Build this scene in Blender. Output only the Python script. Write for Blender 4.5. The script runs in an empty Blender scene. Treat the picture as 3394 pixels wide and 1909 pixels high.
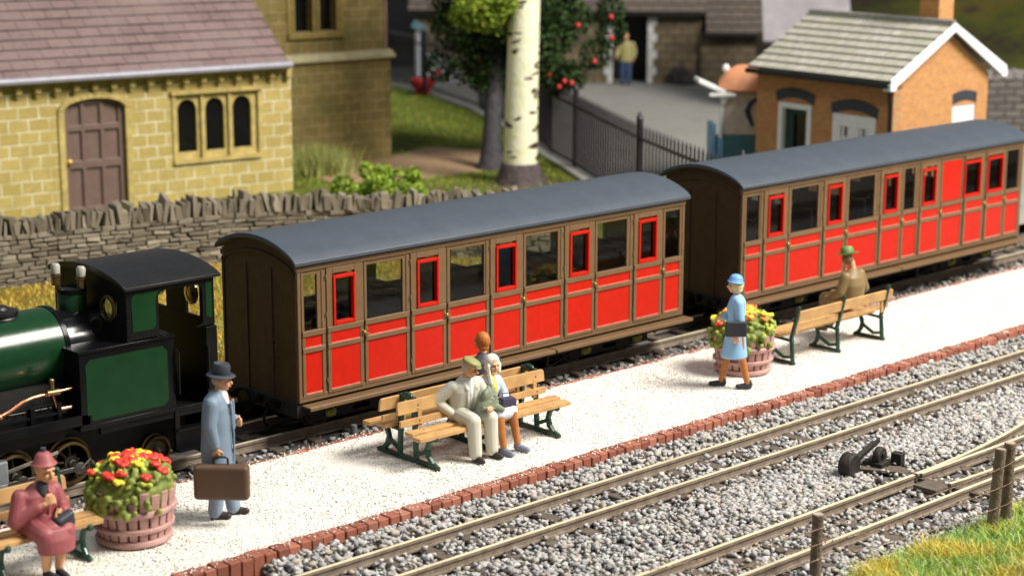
import bpy, bmesh, math, random
import numpy as np
from mathutils import Vector, Matrix, Euler, noise
random.seed(7); rng = np.random.default_rng(11)
PI = math.pi
sc = bpy.context.scene
COL = sc.collection
R = math.radians

# ------------------------------------------------------------------ materials
def _new(name):
    m = bpy.data.materials.new(name); m.use_nodes = True
    nt = m.node_tree; b = nt.nodes['Principled BSDF']
    return m, nt, b
def _coord(nt, axes=None):
    tc = nt.nodes.new('ShaderNodeTexCoord')
    if not axes: return tc.outputs['Object']
    s = nt.nodes.new('ShaderNodeSeparateXYZ'); c = nt.nodes.new('ShaderNodeCombineXYZ')
    nt.links.new(tc.outputs['Object'], s.inputs[0])
    for i, a in enumerate(axes): nt.links.new(s.outputs['XYZ'.index(a)], c.inputs[i])
    return c.outputs[0]
def _noise(nt, vec, scale, detail=4, rough=.6):
    n = nt.nodes.new('ShaderNodeTexNoise'); n.inputs['Scale'].default_value = scale
    n.inputs['Detail'].default_value = detail; n.inputs['Roughness'].default_value = rough
    nt.links.new(vec, n.inputs['Vector']); return n.outputs['Fac']
def _ramp(nt, fac, stops):
    r = nt.nodes.new('ShaderNodeValToRGB'); nt.links.new(fac, r.inputs[0])
    e = r.color_ramp.elements
    while len(e) < len(stops): e.new(.5)
    for k, (p, c) in enumerate(stops):
        e[k].position = p; e[k].color = (*c, 1) if len(c) == 3 else c
    return r.outputs[0]
def _mix(nt, fac, a, b, mode='MIX'):
    m = nt.nodes.new('ShaderNodeMix'); m.data_type = 'RGBA'; m.blend_type = mode
    for sock, v in ((m.inputs[0], fac), (m.inputs[6], a), (m.inputs[7], b)):
        if isinstance(v, (int, float)): sock.default_value = v
        elif isinstance(v, tuple): sock.default_value = (*v, 1)
        else: nt.links.new(v, sock)
    return m.outputs[2]
def _bump(nt, b, h, strength, dist=.01, prev=None):
    n = nt.nodes.new('ShaderNodeBump'); n.inputs['Strength'].default_value = strength
    n.inputs['Distance'].default_value = dist
    nt.links.new(h, n.inputs['Height'])
    if prev: nt.links.new(prev, n.inputs['Normal'])
    nt.links.new(n.outputs[0], b.inputs['Normal']); return n.outputs[0]
def sc3(c, k): return tuple(min(1, x*k) for x in c)
def mat(name, col, rough=.5, metal=0., var=.18, vs=6., bump=.15, bs=70., bd=.004, spec=.4, dust=0., dcol=(.5, .48, .44), coat=0.):
    m, nt, b = _new(name); v = _coord(nt)
    c = _ramp(nt, _noise(nt, v, vs), [(.3, sc3(col, 1-var)), (.7, sc3(col, 1+var))])
    if dust > 0:
        f = _ramp(nt, _noise(nt, v, 55, 3, .7), [(.66, (0, 0, 0)), (.8, (dust, dust, dust))])
        c = _mix(nt, f, c, dcol)
    nt.links.new(c, b.inputs['Base Color'])
    rr = _ramp(nt, _noise(nt, v, vs*3), [(.3, (rough*.85,)*3), (.7, (min(1, rough*1.15),)*3)])
    nt.links.new(rr, b.inputs['Roughness'])
    b.inputs['Metallic'].default_value = metal; b.inputs['Specular IOR Level'].default_value = spec
    b.inputs['Coat Weight'].default_value = coat
    if bump > 0: _bump(nt, b, _noise(nt, v, bs, 3), bump, bd)
    return m
def attrmat(name, rough=.8, attr='tint', bump=0, bs=80, spec=.3, trans=0.):
    m, nt, b = _new(name)
    a = nt.nodes.new('ShaderNodeAttribute'); a.attribute_name = attr
    v = _coord(nt)
    c = _mix(nt, .45, a.outputs['Color'], _ramp(nt, _noise(nt, v, 40), [(.3, (.35, .35, .35)), (.7, (.68, .67, .66))]), 'OVERLAY')
    nt.links.new(c, b.inputs['Base Color']); b.inputs['Roughness'].default_value = rough
    b.inputs['Specular IOR Level'].default_value = spec
    if bump: _bump(nt, b, _noise(nt, v, bs, 3), bump, .01)
    return m
def brickmat(name, c1, c2, mortar, w, h, ms, axes='XZY', bump=.5, bd=.02, rough=.85, distort=.015, off=.5, stain=None, sfreq=1.2, msm=.2, grain=.3):
    m, nt, b = _new(name); v = _coord(nt, axes)
    n = nt.nodes.new('ShaderNodeTexNoise'); n.inputs['Scale'].default_value = 3.5; n.inputs['Detail'].default_value = 3
    nt.links.new(v, n.inputs['Vector'])
    va = nt.nodes.new('ShaderNodeVectorMath'); va.operation = 'MULTIPLY_ADD'
    nt.links.new(n.outputs['Color'], va.inputs[0]); va.inputs[1].default_value = (distort,)*3; nt.links.new(v, va.inputs[2])
    t = nt.nodes.new('ShaderNodeTexBrick'); nt.links.new(va.outputs[0], t.inputs['Vector'])
    t.offset = off
    for k, x in (('Color1', (*c1, 1)), ('Color2', (*c2, 1)), ('Mortar', (*mortar, 1)), ('Scale', 1), ('Mortar Size', ms), ('Mortar Smooth', msm), ('Bias', 0), ('Brick Width', w), ('Row Height', h)):
        t.inputs[k].default_value = x
    c = t.outputs['Color']
    c = _mix(nt, .55, c, _ramp(nt, _noise(nt, v, 9, 5, .7), [(.25, (.3, .3, .3)), (.75, (.72, .72, .72))]), 'OVERLAY')
    if stain: c = _mix(nt, _ramp(nt, _noise(nt, v, sfreq, 3), [(.4, (0, 0, 0)), (.7, (.8, .8, .8))]), c, stain)
    nt.links.new(c, b.inputs['Base Color']); b.inputs['Roughness'].default_value = rough
    b.inputs['Specular IOR Level'].default_value = .25
    inv = nt.nodes.new('ShaderNodeMath'); inv.operation = 'SUBTRACT'; inv.inputs[0].default_value = 1; nt.links.new(t.outputs['Fac'], inv.inputs[1])
    p = _bump(nt, b, _noise(nt, v, 25, 4), grain, .02)
    _bump(nt, b, inv.outputs[0], bump, bd, p)
    return m

# ------------------------------------------------------------------ mesh builder
class MB:
    def __init__(s, M=None): s.v = []; s.f = []; s.mi = []; s.cur = 0; s.M = M; s.col = []
    def add(s, vs, fs, tint=None):
        o = len(s.v)
        for p in vs:
            p = Vector(p); s.v.append(s.M @ p if s.M else p)
        for f in fs: s.f.append([o+i for i in f]); s.mi.append(s.cur); s.col.append(tint)
    def box(s, x0, x1, y0, y1, z0, z1, tint=None):
        if x0 > x1: x0, x1 = x1, x0
        if y0 > y1: y0, y1 = y1, y0
        if z0 > z1: z0, z1 = z1, z0
        s.add([(x0,y0,z0),(x1,y0,z0),(x1,y1,z0),(x0,y1,z0),(x0,y0,z1),(x1,y0,z1),(x1,y1,z1),(x0,y1,z1)],
              [(0,3,2,1),(4,5,6,7),(0,1,5,4),(1,2,6,5),(2,3,7,6),(3,0,4,7)], tint)
    def obox(s, c, size, rot=(0,0,0), tint=None, jit=0.):
        Q = Euler(rot).to_matrix(); c = Vector(c); h = [x/2 for x in size]; vs = []
        for i in ((-1,-1,-1),(1,-1,-1),(1,1,-1),(-1,1,-1),(-1,-1,1),(1,-1,1),(1,1,1),(-1,1,1)):
            vs.append(c + Q @ Vector([i[k]*h[k] + (random.uniform(-jit, jit) if jit else 0) for k in range(3)]))
        s.add(vs, [(0,3,2,1),(4,5,6,7),(0,1,5,4),(1,2,6,5),(2,3,7,6),(3,0,4,7)], tint)
    def ringcyl(s, rings, closed=True):
        n = len(rings[0]); vs = [p for r in rings for p in r]; fs = []
        for k in range(len(rings)-1):
            for i in range(n):
                j = (i+1) % n; fs.append((k*n+i, k*n+j, (k+1)*n+j, (k+1)*n+i))
        if closed:
            fs.append(tuple(range(n-1, -1, -1))); fs.append(tuple(range((len(rings)-1)*n, len(rings)*n)))
        s.add(vs, fs)
    @staticmethod
    def frame(d):
        d = Vector(d).normalized(); a = Vector((0,0,1)) if abs(d.z) < .9 else Vector((1,0,0))
        u = d.cross(a).normalized(); return u, d.cross(u).normalized(), d
    def cyl(s, p0, p1, r0, r1=None, n=16):
        r1 = r0 if r1 is None else r1; p0, p1 = Vector(p0), Vector(p1); u, w, d = s.frame(p1-p0)
        C = [(math.cos(2*PI*i/n), math.sin(2*PI*i/n)) for i in range(n)]
        s.ringcyl([[p0+(u*a+w*b)*r0 for a, b in C], [p1+(u*a+w*b)*r1 for a, b in C]])
    def tube(s, pts, r, n=8):
        pts = [Vector(p) for p in pts]; rs = r if isinstance(r, (list, tuple)) else [r]*len(pts); rings = []; up = None
        for i, p in enumerate(pts):
            d = (pts[min(i+1, len(pts)-1)] - pts[max(i-1, 0)])
            u, w, _ = s.frame(d)
            if up is not None:
                dn = d.normalized(); u = (up - dn*up.dot(dn))
                u = u.normalized() if u.length > 1e-6 else s.frame(d)[0]; w = dn.cross(u)
            up = u
            rings.append([p+(u*math.cos(2*PI*k/n)+w*math.sin(2*PI*k/n))*rs[i] for k in range(n)])
        s.ringcyl(rings)
    def lathe(s, prof, c=(0,0,0), axis='z', n=24, wob=0., a0=0., loop=False):
        c = Vector(c); rings = []
        for r, h in prof:
            ring = []
            for i in range(n):
                a = a0+2*PI*i/n; rr = max(r, .0008)*(1+(random.uniform(-wob, wob) if wob else 0))
                q = (rr*math.cos(a), rr*math.sin(a), h)
                if axis == 'y': q = (q[0], h, q[1])
                if axis == 'x': q = (h, q[0], q[1])
                ring.append(c+Vector(q))
            rings.append(ring)
        if loop: s.ringcyl(rings+[rings[0]], False)
        else: s.ringcyl(rings)
    def prism(s, poly, a, b, plane='xz'):
        n = len(poly)
        def P(p, t): return {'xz': (p[0], t, p[1]), 'yz': (t, p[0], p[1]), 'xy': (p[0], p[1], t)}[plane]
        s.add([P(p, a) for p in poly]+[P(p, b) for p in poly],
              [tuple(range(n)), tuple(range(2*n-1, n-1, -1))]+[(i, n+i, n+(i+1) % n, (i+1) % n) for i in range(n)])
    def ball(s, c, r, rot=None, n=14, m=9):
        if isinstance(r, (int, float)): r = (r, r, r)
        Q = Euler(rot).to_matrix() if rot else Matrix.Identity(3); c = Vector(c); rings = []
        for j in range(m+1):
            t = PI*(j/m)*.994+.003
            rings.append([c+Q @ Vector((r[0]*math.sin(t)*math.cos(2*PI*i/n), r[1]*math.sin(t)*math.sin(2*PI*i/n), -r[2]*math.cos(t))) for i in range(n)])
        s.ringcyl(rings)
    def cap(s, p0, r0, p1, r1=None, n=12):
        r1 = r0 if r1 is None else r1; p0, p1 = Vector(p0), Vector(p1); u, w, d = s.frame(p1-p0); rings = []
        for t in (-89, -60, -30, 0): rings.append((p0+d*r0*math.sin(R(t)), r0*math.cos(R(t))))
        for t in (0, 30, 60, 89): rings.append((p1+d*r1*math.sin(R(t)), r1*math.cos(R(t))))
        s.ringcyl([[c+(u*math.cos(2*PI*i/n)+w*math.sin(2*PI*i/n))*rr for i in range(n)] for c, rr in rings])
    def chain(s, pts, rs):
        for i in range(len(pts)-1): s.cap(pts[i], rs[i], pts[i+1], rs[i+1])
    def loft(s, secs, n=20):   # (cx,cy,cz,rx,ry[,tiltx])
        rings = []
        for q in secs:
            cx, cy, cz, rx, ry = q[:5]; t = q[5] if len(q) > 5 else 0
            rings.append([Vector((cx+rx*math.cos(2*PI*i/n), cy+ry*math.sin(2*PI*i/n)*math.cos(t), cz+ry*math.sin(2*PI*i/n)*math.sin(t))) for i in range(n)])
        s.ringcyl(rings)
    def mesh(s, name, mats, smooth=None, bevel=0, recalc=True):
        me = bpy.data.meshes.new(name); me.from_pydata([tuple(p) for p in s.v], [], s.f)
        for m in (mats if isinstance(mats, (list, tuple)) else [mats]): me.materials.append(m)
        if any(s.mi): me.polygons.foreach_set('material_index', s.mi)
        if any(c is not None for c in s.col):
            at = me.color_attributes.new('tint', 'FLOAT_COLOR', 'CORNER'); arr = []
            for f, c in zip(s.f, s.col): arr += list((*(c or (.3, .3, .3)), 1))*len(f)
            at.data.foreach_set('color', arr)
        if recalc:
            bm = bmesh.new(); bm.from_mesh(me); bmesh.ops.recalc_face_normals(bm, faces=bm.faces); bm.to_mesh(me); bm.free()
        if smooth:
            me.polygons.foreach_set('use_smooth', [True]*len(me.polygons)); me.set_sharp_from_angle(angle=R(smooth))
        me.update(); return me
    def build(s, name, mats, parent=None, smooth=None, bevel=0, seg=2, loc=None, rot=None):
        o = bpy.data.objects.new(name, s.mesh(name, mats, smooth)); COL.objects.link(o)
        if parent: o.parent = parent
        if loc: o.location = loc
        if rot: o.rotation_euler = rot
        if bevel:
            m = o.modifiers.new('bevel', 'BEVEL'); m.width = bevel; m.segments = seg; m.limit_method = 'ANGLE'; m.angle_limit = R(40)
            m.harden_normals = False
        return o
    def sculpt(s, name, mats, parent=None, vox=.01, it=4, fac=.5):
        """union of the overlapping shapes as one continuous skin"""
        o = s.build(name+'_tmp', mats)
        m = o.modifiers.new('r', 'REMESH'); m.mode = 'VOXEL'; m.voxel_size = vox; m.use_smooth_shade = True
        if it: k = o.modifiers.new('s', 'SMOOTH'); k.factor = fac; k.iterations = it
        dg = bpy.context.evaluated_depsgraph_get()
        me = bpy.data.meshes.new_from_object(o.evaluated_get(dg)); me.name = name
        bpy.data.objects.remove(o)
        if not me.materials: me.materials.append(mats)
        q = bpy.data.objects.new(name, me); COL.objects.link(q)
        if parent: q.parent = parent
        return q
def tag(o, label=None, cat=None, group=None, kind=None):
    for k, v in (('label', label), ('category', cat), ('group', group), ('kind', kind)):
        if v: o[k] = v
    return o
def thing(name, label, cat, loc=(0,0,0), rotz=0, group=None):
    o = bpy.data.objects.new(name, None); COL.objects.link(o); o.empty_display_size = .1
    o.location = loc; o.rotation_euler = (0, 0, R(rotz)); return tag(o, label, cat, group)
def kids(o): return [c for c in bpy.data.objects if c.parent == o]
def dup(o, loc=None, rotz=None, label=None, parent=None):
    c = o.copy(); COL.objects.link(c)
    if parent: c.parent = parent
    if loc: c.location = loc
    if rotz is not None: c.rotation_euler = (0, 0, R(rotz))
    if label: c['label'] = label
    for k in kids(o): dup(k, parent=c)
    return c
def cloud(name, V, F, mat_, tints, kind=None, parent=None, smooth=False):
    """V (n,k,3) copies of small shapes with shared face list F, one tint each"""
    n, k, _ = V.shape; fl = np.array(F); m = len(fl)
    me = bpy.data.meshes.new(name); me.vertices.add(n*k); me.vertices.foreach_set('co', V.reshape(-1).astype(np.float32))
    L = (fl[None]+(np.arange(n)*k)[:, None, None]).reshape(-1); w = fl.shape[1]
    me.loops.add(len(L)); me.loops.foreach_set('vertex_index', L.astype(np.int32))
    me.polygons.add(n*m); me.polygons.foreach_set('loop_start', (np.arange(n*m)*w).astype(np.int32))
    try: me.polygons.foreach_set('loop_total', np.full(n*m, w, np.int32))
    except Exception: pass
    me.update(calc_edges=True)
    at = me.color_attributes.new('tint', 'FLOAT_COLOR', 'CORNER')
    c = np.concatenate([tints, np.ones((n, 1))], 1); at.data.foreach_set('color', np.repeat(c, m*w, 0).reshape(-1).astype(np.float32))
    me.materials.append(mat_); me.validate(); me.update()
    o = bpy.data.objects.new(name, me); COL.objects.link(o)
    if kind: o['kind'] = kind
    if parent: o.parent = parent
    return o
def rotmats(n):
    q = rng.normal(size=(n, 4)); q /= np.linalg.norm(q, axis=1)[:, None]; w, x, y, z = q.T
    return np.stack([np.stack([1-2*(y*y+z*z), 2*(x*y-z*w), 2*(x*z+y*w)], 1), np.stack([2*(x*y+z*w), 1-2*(x*x+z*z), 2*(y*z-x*w)], 1), np.stack([2*(x*z-y*w), 2*(y*z+x*w), 1-2*(x*x+y*y)], 1)], 1)
ICO = None
def ico():
    global ICO
    if ICO is None:
        bm = bmesh.new(); bmesh.ops.create_cube(bm, size=1.35); bmesh.ops.triangulate(bm, faces=bm.faces)
        ICO = (np.array([v.co[:] for v in bm.verts]), [[v.index for v in f.verts] for f in bm.faces]); bm.free()
    return ICO
def stones(name, pos, size, tints, m, squash=.75, kind='stuff', rough=.35, parent=None):
    bv, F = ico(); n = len(pos)
    V = bv[None]*(1+rng.uniform(-rough, rough, (n, len(bv), 1)))+rng.uniform(-.22, .22, (n, len(bv), 3))
    V = V*rng.uniform(.6, 1.25, (n, 1, 3))
    # flatten random sides so that the stones look crushed, not round
    d = rng.normal(size=(n, 3, 3)); d /= np.linalg.norm(d, axis=2)[:, :, None]
    for k in range(3):
        h = np.einsum('nvi,ni->nv', V, d[:, k]); ex = np.clip(h-.62, 0, None); V = V-ex[:, :, None]*d[:, k][:, None, :]
    V = np.einsum('nij,nvj->nvi', rotmats(n), V); V[:, :, 2] *= squash
    return cloud(name, V*size[:, None, None]+pos[:, None], F, m, tints, kind, parent)
def blades(name, pos, h, w, tints, m, lean=.5, kind='stuff', parent=None):
    n = len(pos); a = rng.uniform(0, 2*PI, n); b = rng.uniform(0, 2*PI, n)
    u = np.stack([np.cos(a), np.sin(a), np.zeros(n)], 1)*w[:, None]/2
    l = np.stack([np.cos(b), np.sin(b), np.zeros(n)], 1)*(rng.uniform(.1, 1, n)*lean*h)[:, None]
    up = np.zeros((n, 3)); up[:, 2] = h
    V = np.stack([pos-u, pos+u, pos+l*.35+up*.55+u*.75, pos+l*.35+up*.55-u*.75, pos+l+up+u*.15, pos+l+up-u*.15], 1)
    return cloud(name, V, [(0, 1, 2, 3), (3, 2, 4, 5)], m, tints, kind, parent)
def leaves(name, pos, size, tints, m, parent=None, kind=None):
    n = len(pos); q = np.array([(-.5, 0, 0), (0, -.45, .12), (.5, 0, 0), (0, .45, .12)])
    V = np.einsum('nij,vj->nvi', rotmats(n), q)*size[:, None, None]+pos[:, None]
    return cloud(name, V, [(0, 1, 2, 3)], m, tints, kind, parent)
def pick(cols, n, j=.2):
    c = np.array(cols)[rng.integers(0, len(cols), n)]; return np.clip(c*(1+rng.uniform(-j, j, (n, 1)))*(1+rng.uniform(-j*.3, j*.3, (n, 3))), 0, 1)

# ------------------------------------------------------------------ camera, light
cam = bpy.data.cameras.new('camera'); co = bpy.data.objects.new('camera', cam); COL.objects.link(co)
YAW, PIT, ROL = .7560, .2185, .0027
fwd = Vector((math.sin(YAW)*math.cos(PIT), math.cos(YAW)*math.cos(PIT), -math.sin(PIT)))
right = Vector((math.cos(YAW), -math.sin(YAW), 0)); up = right.cross(fwd)
r2 = right*math.cos(ROL)+up*math.sin(ROL); u2 = -right*math.sin(ROL)+up*math.cos(ROL)
CAMP = Vector((-13.9929, -18.8559, 7.106))
co.matrix_world = Matrix(((r2.x, u2.x, -fwd.x, CAMP.x), (r2.y, u2.y, -fwd.y, CAMP.y), (r2.z, u2.z, -fwd.z, CAMP.z), (0, 0, 0, 1)))
cam.sensor_width = 36; cam.lens = 36*4701.3/2576; cam.clip_start = .5; cam.clip_end = 500
cam.dof.use_dof = True; cam.dof.focus_distance = 23.2; cam.dof.aperture_fstop = .56; cam.dof.aperture_blades = 7
sc.camera = co
w = bpy.data.worlds.new('World'); sc.world = w; w.use_nodes = True
w.node_tree.nodes['Background'].inputs[0].default_value = (.86, .93, 1, 1)
w.node_tree.nodes['Background'].inputs[1].default_value = .23
def area(name, loc, tgt, size, power, col, sy=None):
    l = bpy.data.lights.new(name, 'AREA'); l.energy = power; l.size = size; l.color = col
    if sy: l.shape = 'RECTANGLE'; l.size_y = sy
    o = bpy.data.objects.new(name, l); COL.objects.link(o); o.location = loc
    o.rotation_euler = (Vector(tgt)-Vector(loc)).to_track_quat('-Z', 'Y').to_euler(); return o
area('hall_lamp', (20.5, -27, 37), (6, 1, 0), 20, 52000, (1, .955, .875))
area('roof_sheen_fill', (-8, 4, 30), (3, 2, 0), 9, 1700, (.93, .97, 1), 3)  # added fill light that gives the roofs their reflection
sc.view_settings.view_transform = 'Standard'; sc.view_settings.look = 'None'; sc.view_settings.exposure = 0
sc.render.engine = 'CYCLES'
sc.cycles.use_denoising = True
try: sc.cycles.denoiser = 'OPENIMAGEDENOISE'; sc.cycles.denoising_input_passes = 'RGB_ALBEDO_NORMAL'
except Exception: pass
sc.cycles.max_bounces = 6; sc.cycles.diffuse_bounces = 3; sc.cycles.glossy_bounces = 3; sc.cycles.transparent_max_bounces = 12
sc.cycles.sample_clamp_indirect = 4

# ------------------------------------------------------------------ shared materials
M = {}
M['brown'] = mat('coach_brown_paint', (.165, .098, .047), .42, var=.1, dust=.25, dcol=(.4, .33, .25), bs=120)
M['endshade'] = mat('shaded_coach_brown', (.062, .036, .019), .5, var=.15, spec=.2)  # darker copy of the coach brown, with the ends' shade painted in
M['red'] = mat('red_paint', (.50, .014, .005), .40, var=.09, vs=9, bump=.08, dust=.06, dcol=(.6, .10, .05), spec=.16)
M['roofgrey'] = mat('slate_grey_roof_paint', (.055, .068, .088), .5, var=.06, vs=2, bump=.1, bs=180, dust=.5, dcol=(.22, .24, .27))
M['black'] = mat('gloss_black_paint', (.005, .005, .006), .2, var=.2, bump=.06, bs=90, spec=.13, dust=.12, dcol=(.12, .12, .12))
M['gloss'] = mat('polished_black_paint', (.006, .006, .007), .17, var=.2, bump=.05, bs=90, spec=.6)
M['greenpanel'] = mat('green_panel_paint', (.007, .036, .012), .35, var=.15, vs=4, bump=.03, dust=.14, dcol=(.12, .2, .13), spec=.14)
M['cabblack'] = mat('satin_black_paint', (.006, .006, .006), .42, var=.3, spec=.15, dust=.15, dcol=(.1, .1, .1))
M['matblack'] = mat('matt_black', (.008, .008, .009), .45, var=.3, dust=.12, dcol=(.1, .1, .1))
M['under'] = mat('underframe_black', (.014, .013, .012), .6, var=.3)
M['green'] = mat('loco_green_paint', (.006, .038, .012), .2, var=.12, vs=4, bump=.03, dust=.08, dcol=(.12, .2, .13), spec=.4)
M['brass'] = mat('brass', (.55, .38, .13), .35, 1., var=.25, bump=.1)
M['oldbrass'] = mat('tarnished_brass', (.24, .165, .075), .38, .9, var=.3)
M['copper'] = mat('copper', (.62, .27, .15), .3, 1., var=.2, bump=.1)
M['steel'] = mat('bright_steel', (.55, .54, .5), .28, 1., var=.2)
M['railtop'] = mat('worn_rail_steel', (.84, .72, .49), .3, .25, var=.15, vs=3, spec=.6)
M['railside'] = mat('rusty_rail_side', (.235, .185, .14), .6, .1, var=.3, vs=9)
M['sleeper'] = mat('weathered_sleeper', (.11, .085, .065), .8, var=.35, vs=14, bump=.6, bs=30, bd=.02)
M['glass'] = None
def glass(name, tint=(1, 1, 1), fac=.06):
    m = bpy.data.materials.new(name); m.use_nodes = True; nt = m.node_tree; nt.nodes.clear()
    o = nt.nodes.new('ShaderNodeOutputMaterial'); mx = nt.nodes.new('ShaderNodeMixShader'); t = nt.nodes.new('ShaderNodeBsdfTransparent'); g = nt.nodes.new('ShaderNodeBsdfGlossy')
    t.inputs[0].default_value = (*tint, 1); g.inputs['Roughness'].default_value = .06; mx.inputs[0].default_value = fac
    nt.links.new(t.outputs[0], mx.inputs[1]); nt.links.new(g.outputs[0], mx.inputs[2]); nt.links.new(mx.outputs[0], o.inputs[0]); return m
M['glass'] = glass('window_glass', (.70, .72, .72), .05)
M['benchwood'] = mat('varnished_bench_wood', (.50, .29, .115), .5, var=.22, vs=5, bump=.3, bs=40)
M['benchgreen'] = mat('dark_green_cast_iron', (.008, .05, .03), .3, var=.25, spec=.5)
M['skin'] = mat('painted_flesh', (.70, .36, .19), .55, var=.1, vs=14)
M['skin2'] = mat('painted_pale_flesh', (.74, .42, .27), .55, var=.1, vs=14)
M['tan'] = mat('tan_stockings_paint', (.45, .165, .045), .5, var=.12, vs=12)
M['dark'] = mat('dark_detail_paint', (.02, .017, .016), .5, var=.3)
M['leaf'] = attrmat('foliage', .75, spec=.25)
M['stone'] = attrmat('crushed_stone', .8, bump=.5, bs=60)
M['grassblade'] = attrmat('grass_fibre', .8, spec=.15)
M['white'] = mat('white_paint', (.78, .78, .76), .5, var=.06)
# ------------------------------------------------------------------ setting
def sheet(name, poly, z, m, kind='structure', sub=0):
    b = MB(); b.add([(x, y, z) for x, y in poly], [tuple(range(len(poly)))]); o = b.build(name, m)
    if kind: o['kind'] = kind
    return o
def groundmat(name, cols, scale=3., bump=.6, bs=40, rough=.95, bd=.03, fine=60):
    m, nt, b = _new(name); v = _coord(nt); k = len(cols)
    c = _ramp(nt, _noise(nt, v, scale, 6, .7), [(.28+.44*i/max(1, k-1), c) for i, c in enumerate(cols)])
    c = _mix(nt, .5, c, _ramp(nt, _noise(nt, v, fine, 3, .7), [(.3, (.3, .3, .3)), (.7, (.72, .72, .72))]), 'OVERLAY')
    nt.links.new(c, b.inputs['Base Color']); b.inputs['Roughness'].default_value = rough; b.inputs['Specular IOR Level'].default_value = .15
    _bump(nt, b, _noise(nt, v, bs, 5, .7), bump, bd); return m
gm_bed = groundmat('trackbed_grit', [(.07, .06, .055), (.16, .15, .145), (.11, .09, .075)], 5, .9, 45)
gm_earth = groundmat('earth', [(.09, .06, .035), (.15, .105, .06), (.10, .11, .025), (.12, .08, .05)], .8, .6, 20)
gm_lawn = groundmat('mown_grass', [(.085, .07, .02), (.10, .13, .022), (.16, .17, .03), (.09, .11, .02)], 1.1, .8, 25, fine=30)
gm_verge = groundmat('dry_grass_mat', [(.17, .10, .02), (.30, .19, .03), (.17, .15, .03), (.34, .20, .03)], 2.2, .8, 40)
gm_path = groundmat('tan_grit_path', [(.30, .19, .11), (.42, .28, .17), (.26, .16, .10)], 1.6, .6, 30)
gm_yard = groundmat('grey_yard', [(.22, .215, .195), (.31, .305, .28), (.26, .25, .23)], .35, .3, 14, fine=20)
gm_kerb = groundmat('grey_kerb', [(.30, .29, .27), (.40, .39, .37)], 2, .3, 30)
sheet('ground', [(-160, -160), (160, -160), (160, 160), (-160, 160)], -.36, gm_earth)
sheet('trackbed', [(-14, -12), (42, -12), (42, 2.0), (-14, 2.0)], -.30, gm_bed)
fence_line = [(12.1, 2.2), (13.2, 4.25), (14.2, 6.2), (15.25, 8.15), (16.6, 10.4), (18.30, 13.15), (19.42, 15.1), (21.42, 17.9), (24.57, 23.6), (26.25, 27.6), (26.95, 30.6), (27.1, 34)]
sheet('lawn', [(-30, 1.75), (11.9, 1.75)]+fence_line+[(24, 60), (-30, 60)], -.012, gm_lawn)
sheet('yard', [(11.9, 1.75)]+fence_line+[(24, 60), (120, 60), (120, 1.75)], -.016, gm_yard)
sheet('verge', [(-14, 1.8), (12.2, 1.8), (12, 3.2), (9.3, 6.9), (7.6, 8.6), (5.5, 9.75), (1.5, 10.6), (-14, 12.6)], -.006, gm_verge)
sheet('path', [(12.6, 15.4), (13.2, 17.4), (16.2, 17.9), (18.2, 18.6), (19.0, 16.9), (18.2, 15.6), (16.4, 14.5), (14.6, 14.6)], -.006, gm_path)
sheet('bare_earth', [(11.4, 14.9), (13.6, 14.3), (15.2, 12.9), (16.3, 13.6), (17.3, 13.0), (16.6, 11.2), (15.3, 9.6), (13.4, 11.6), (11.2, 12.9)], -.009, gm_earth)
kb = MB()
for i in range(len(fence_line)-1):
    a, c = Vector((*fence_line[i], 0)), Vector((*fence_line[i+1], 0)); d = (c-a).normalized(); n = Vector((-d.y, d.x, 0))
    kb.add([a-n*.12-d*.02, c-n*.12+d*.02, c+n*.3+d*.02, a+n*.3-d*.02]+[p+Vector((0, 0, .07)) for p in (a-n*.12-d*.02, c-n*.12+d*.02, c+n*.3+d*.02, a+n*.3-d*.02)],
           [(0,3,2,1), (4,5,6,7), (0,1,5,4), (1,2,6,5), (2,3,7,6), (3,0,4,7)])
kb.build('kerb', gm_kerb)['kind'] = 'structure'

# platform of pale gravel between two brick edgings
m, nt, b = _new('white_gravel'); v = _coord(nt)
vo = nt.nodes.new('ShaderNodeTexVoronoi'); vo.inputs['Scale'].default_value = 55; nt.links.new(v, vo.inputs['Vector'])
c = _ramp(nt, vo.outputs['Color'], [(.03, (.58, .53, .46)), (.12, (.74, .695, .62)), (.6, (.77, .735, .665)), (1, (.84, .81, .75))])
c = _mix(nt, .5, c, _ramp(nt, _noise(nt, v, 1.1, 5), [(.3, (.36, .36, .33)), (.65, (.58, .58, .58))]), 'OVERLAY')
c = _mix(nt, _ramp(nt, vo.outputs['Distance'], [(.6, (0, 0, 0)), (.9, (.3, .3, .3))]), c, (.42, .38, .32))
nt.links.new(c, b.inputs['Base Color']); b.inputs['Roughness'].default_value = .9; b.inputs['Specular IOR Level'].default_value = .2
inv = nt.nodes.new('ShaderNodeMath'); inv.operation = 'SUBTRACT'; inv.inputs[0].default_value = 1; nt.links.new(vo.outputs['Distance'], inv.inputs[1])
_bump(nt, b, inv.outputs[0], .6, .015); M['gravel'] = m
pb = MB(); NX, NY = 220, 14; X0, X1 = -9.0, 40.0
vs = [];
for j in range(NY+1):
    for i in range(NX+1):
        x = X0+(X1-X0)*i/NX; y = -3.17+(2.47)*j/NY
        vs.append((x, y, .012*noise.noise((x*1.3, y*1.3, 0))+.004*noise.noise((x*6, y*6, 3))))
pb.add(vs, [(j*(NX+1)+i, j*(NX+1)+i+1, (j+1)*(NX+1)+i+1, (j+1)*(NX+1)+i) for j in range(NY) for i in range(NX)])
pb.build('platform', M['gravel'], smooth=60)['kind'] = 'structure'
pc = MB(); pc.box(X0, X1, -3.15, -.72, -.33, -.03); pc.build('platform_core', gm_bed)['kind'] = 'structure'
M['brickred'] = attrmat('red_edging_brick', .8, bump=.5, bs=35)
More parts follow.
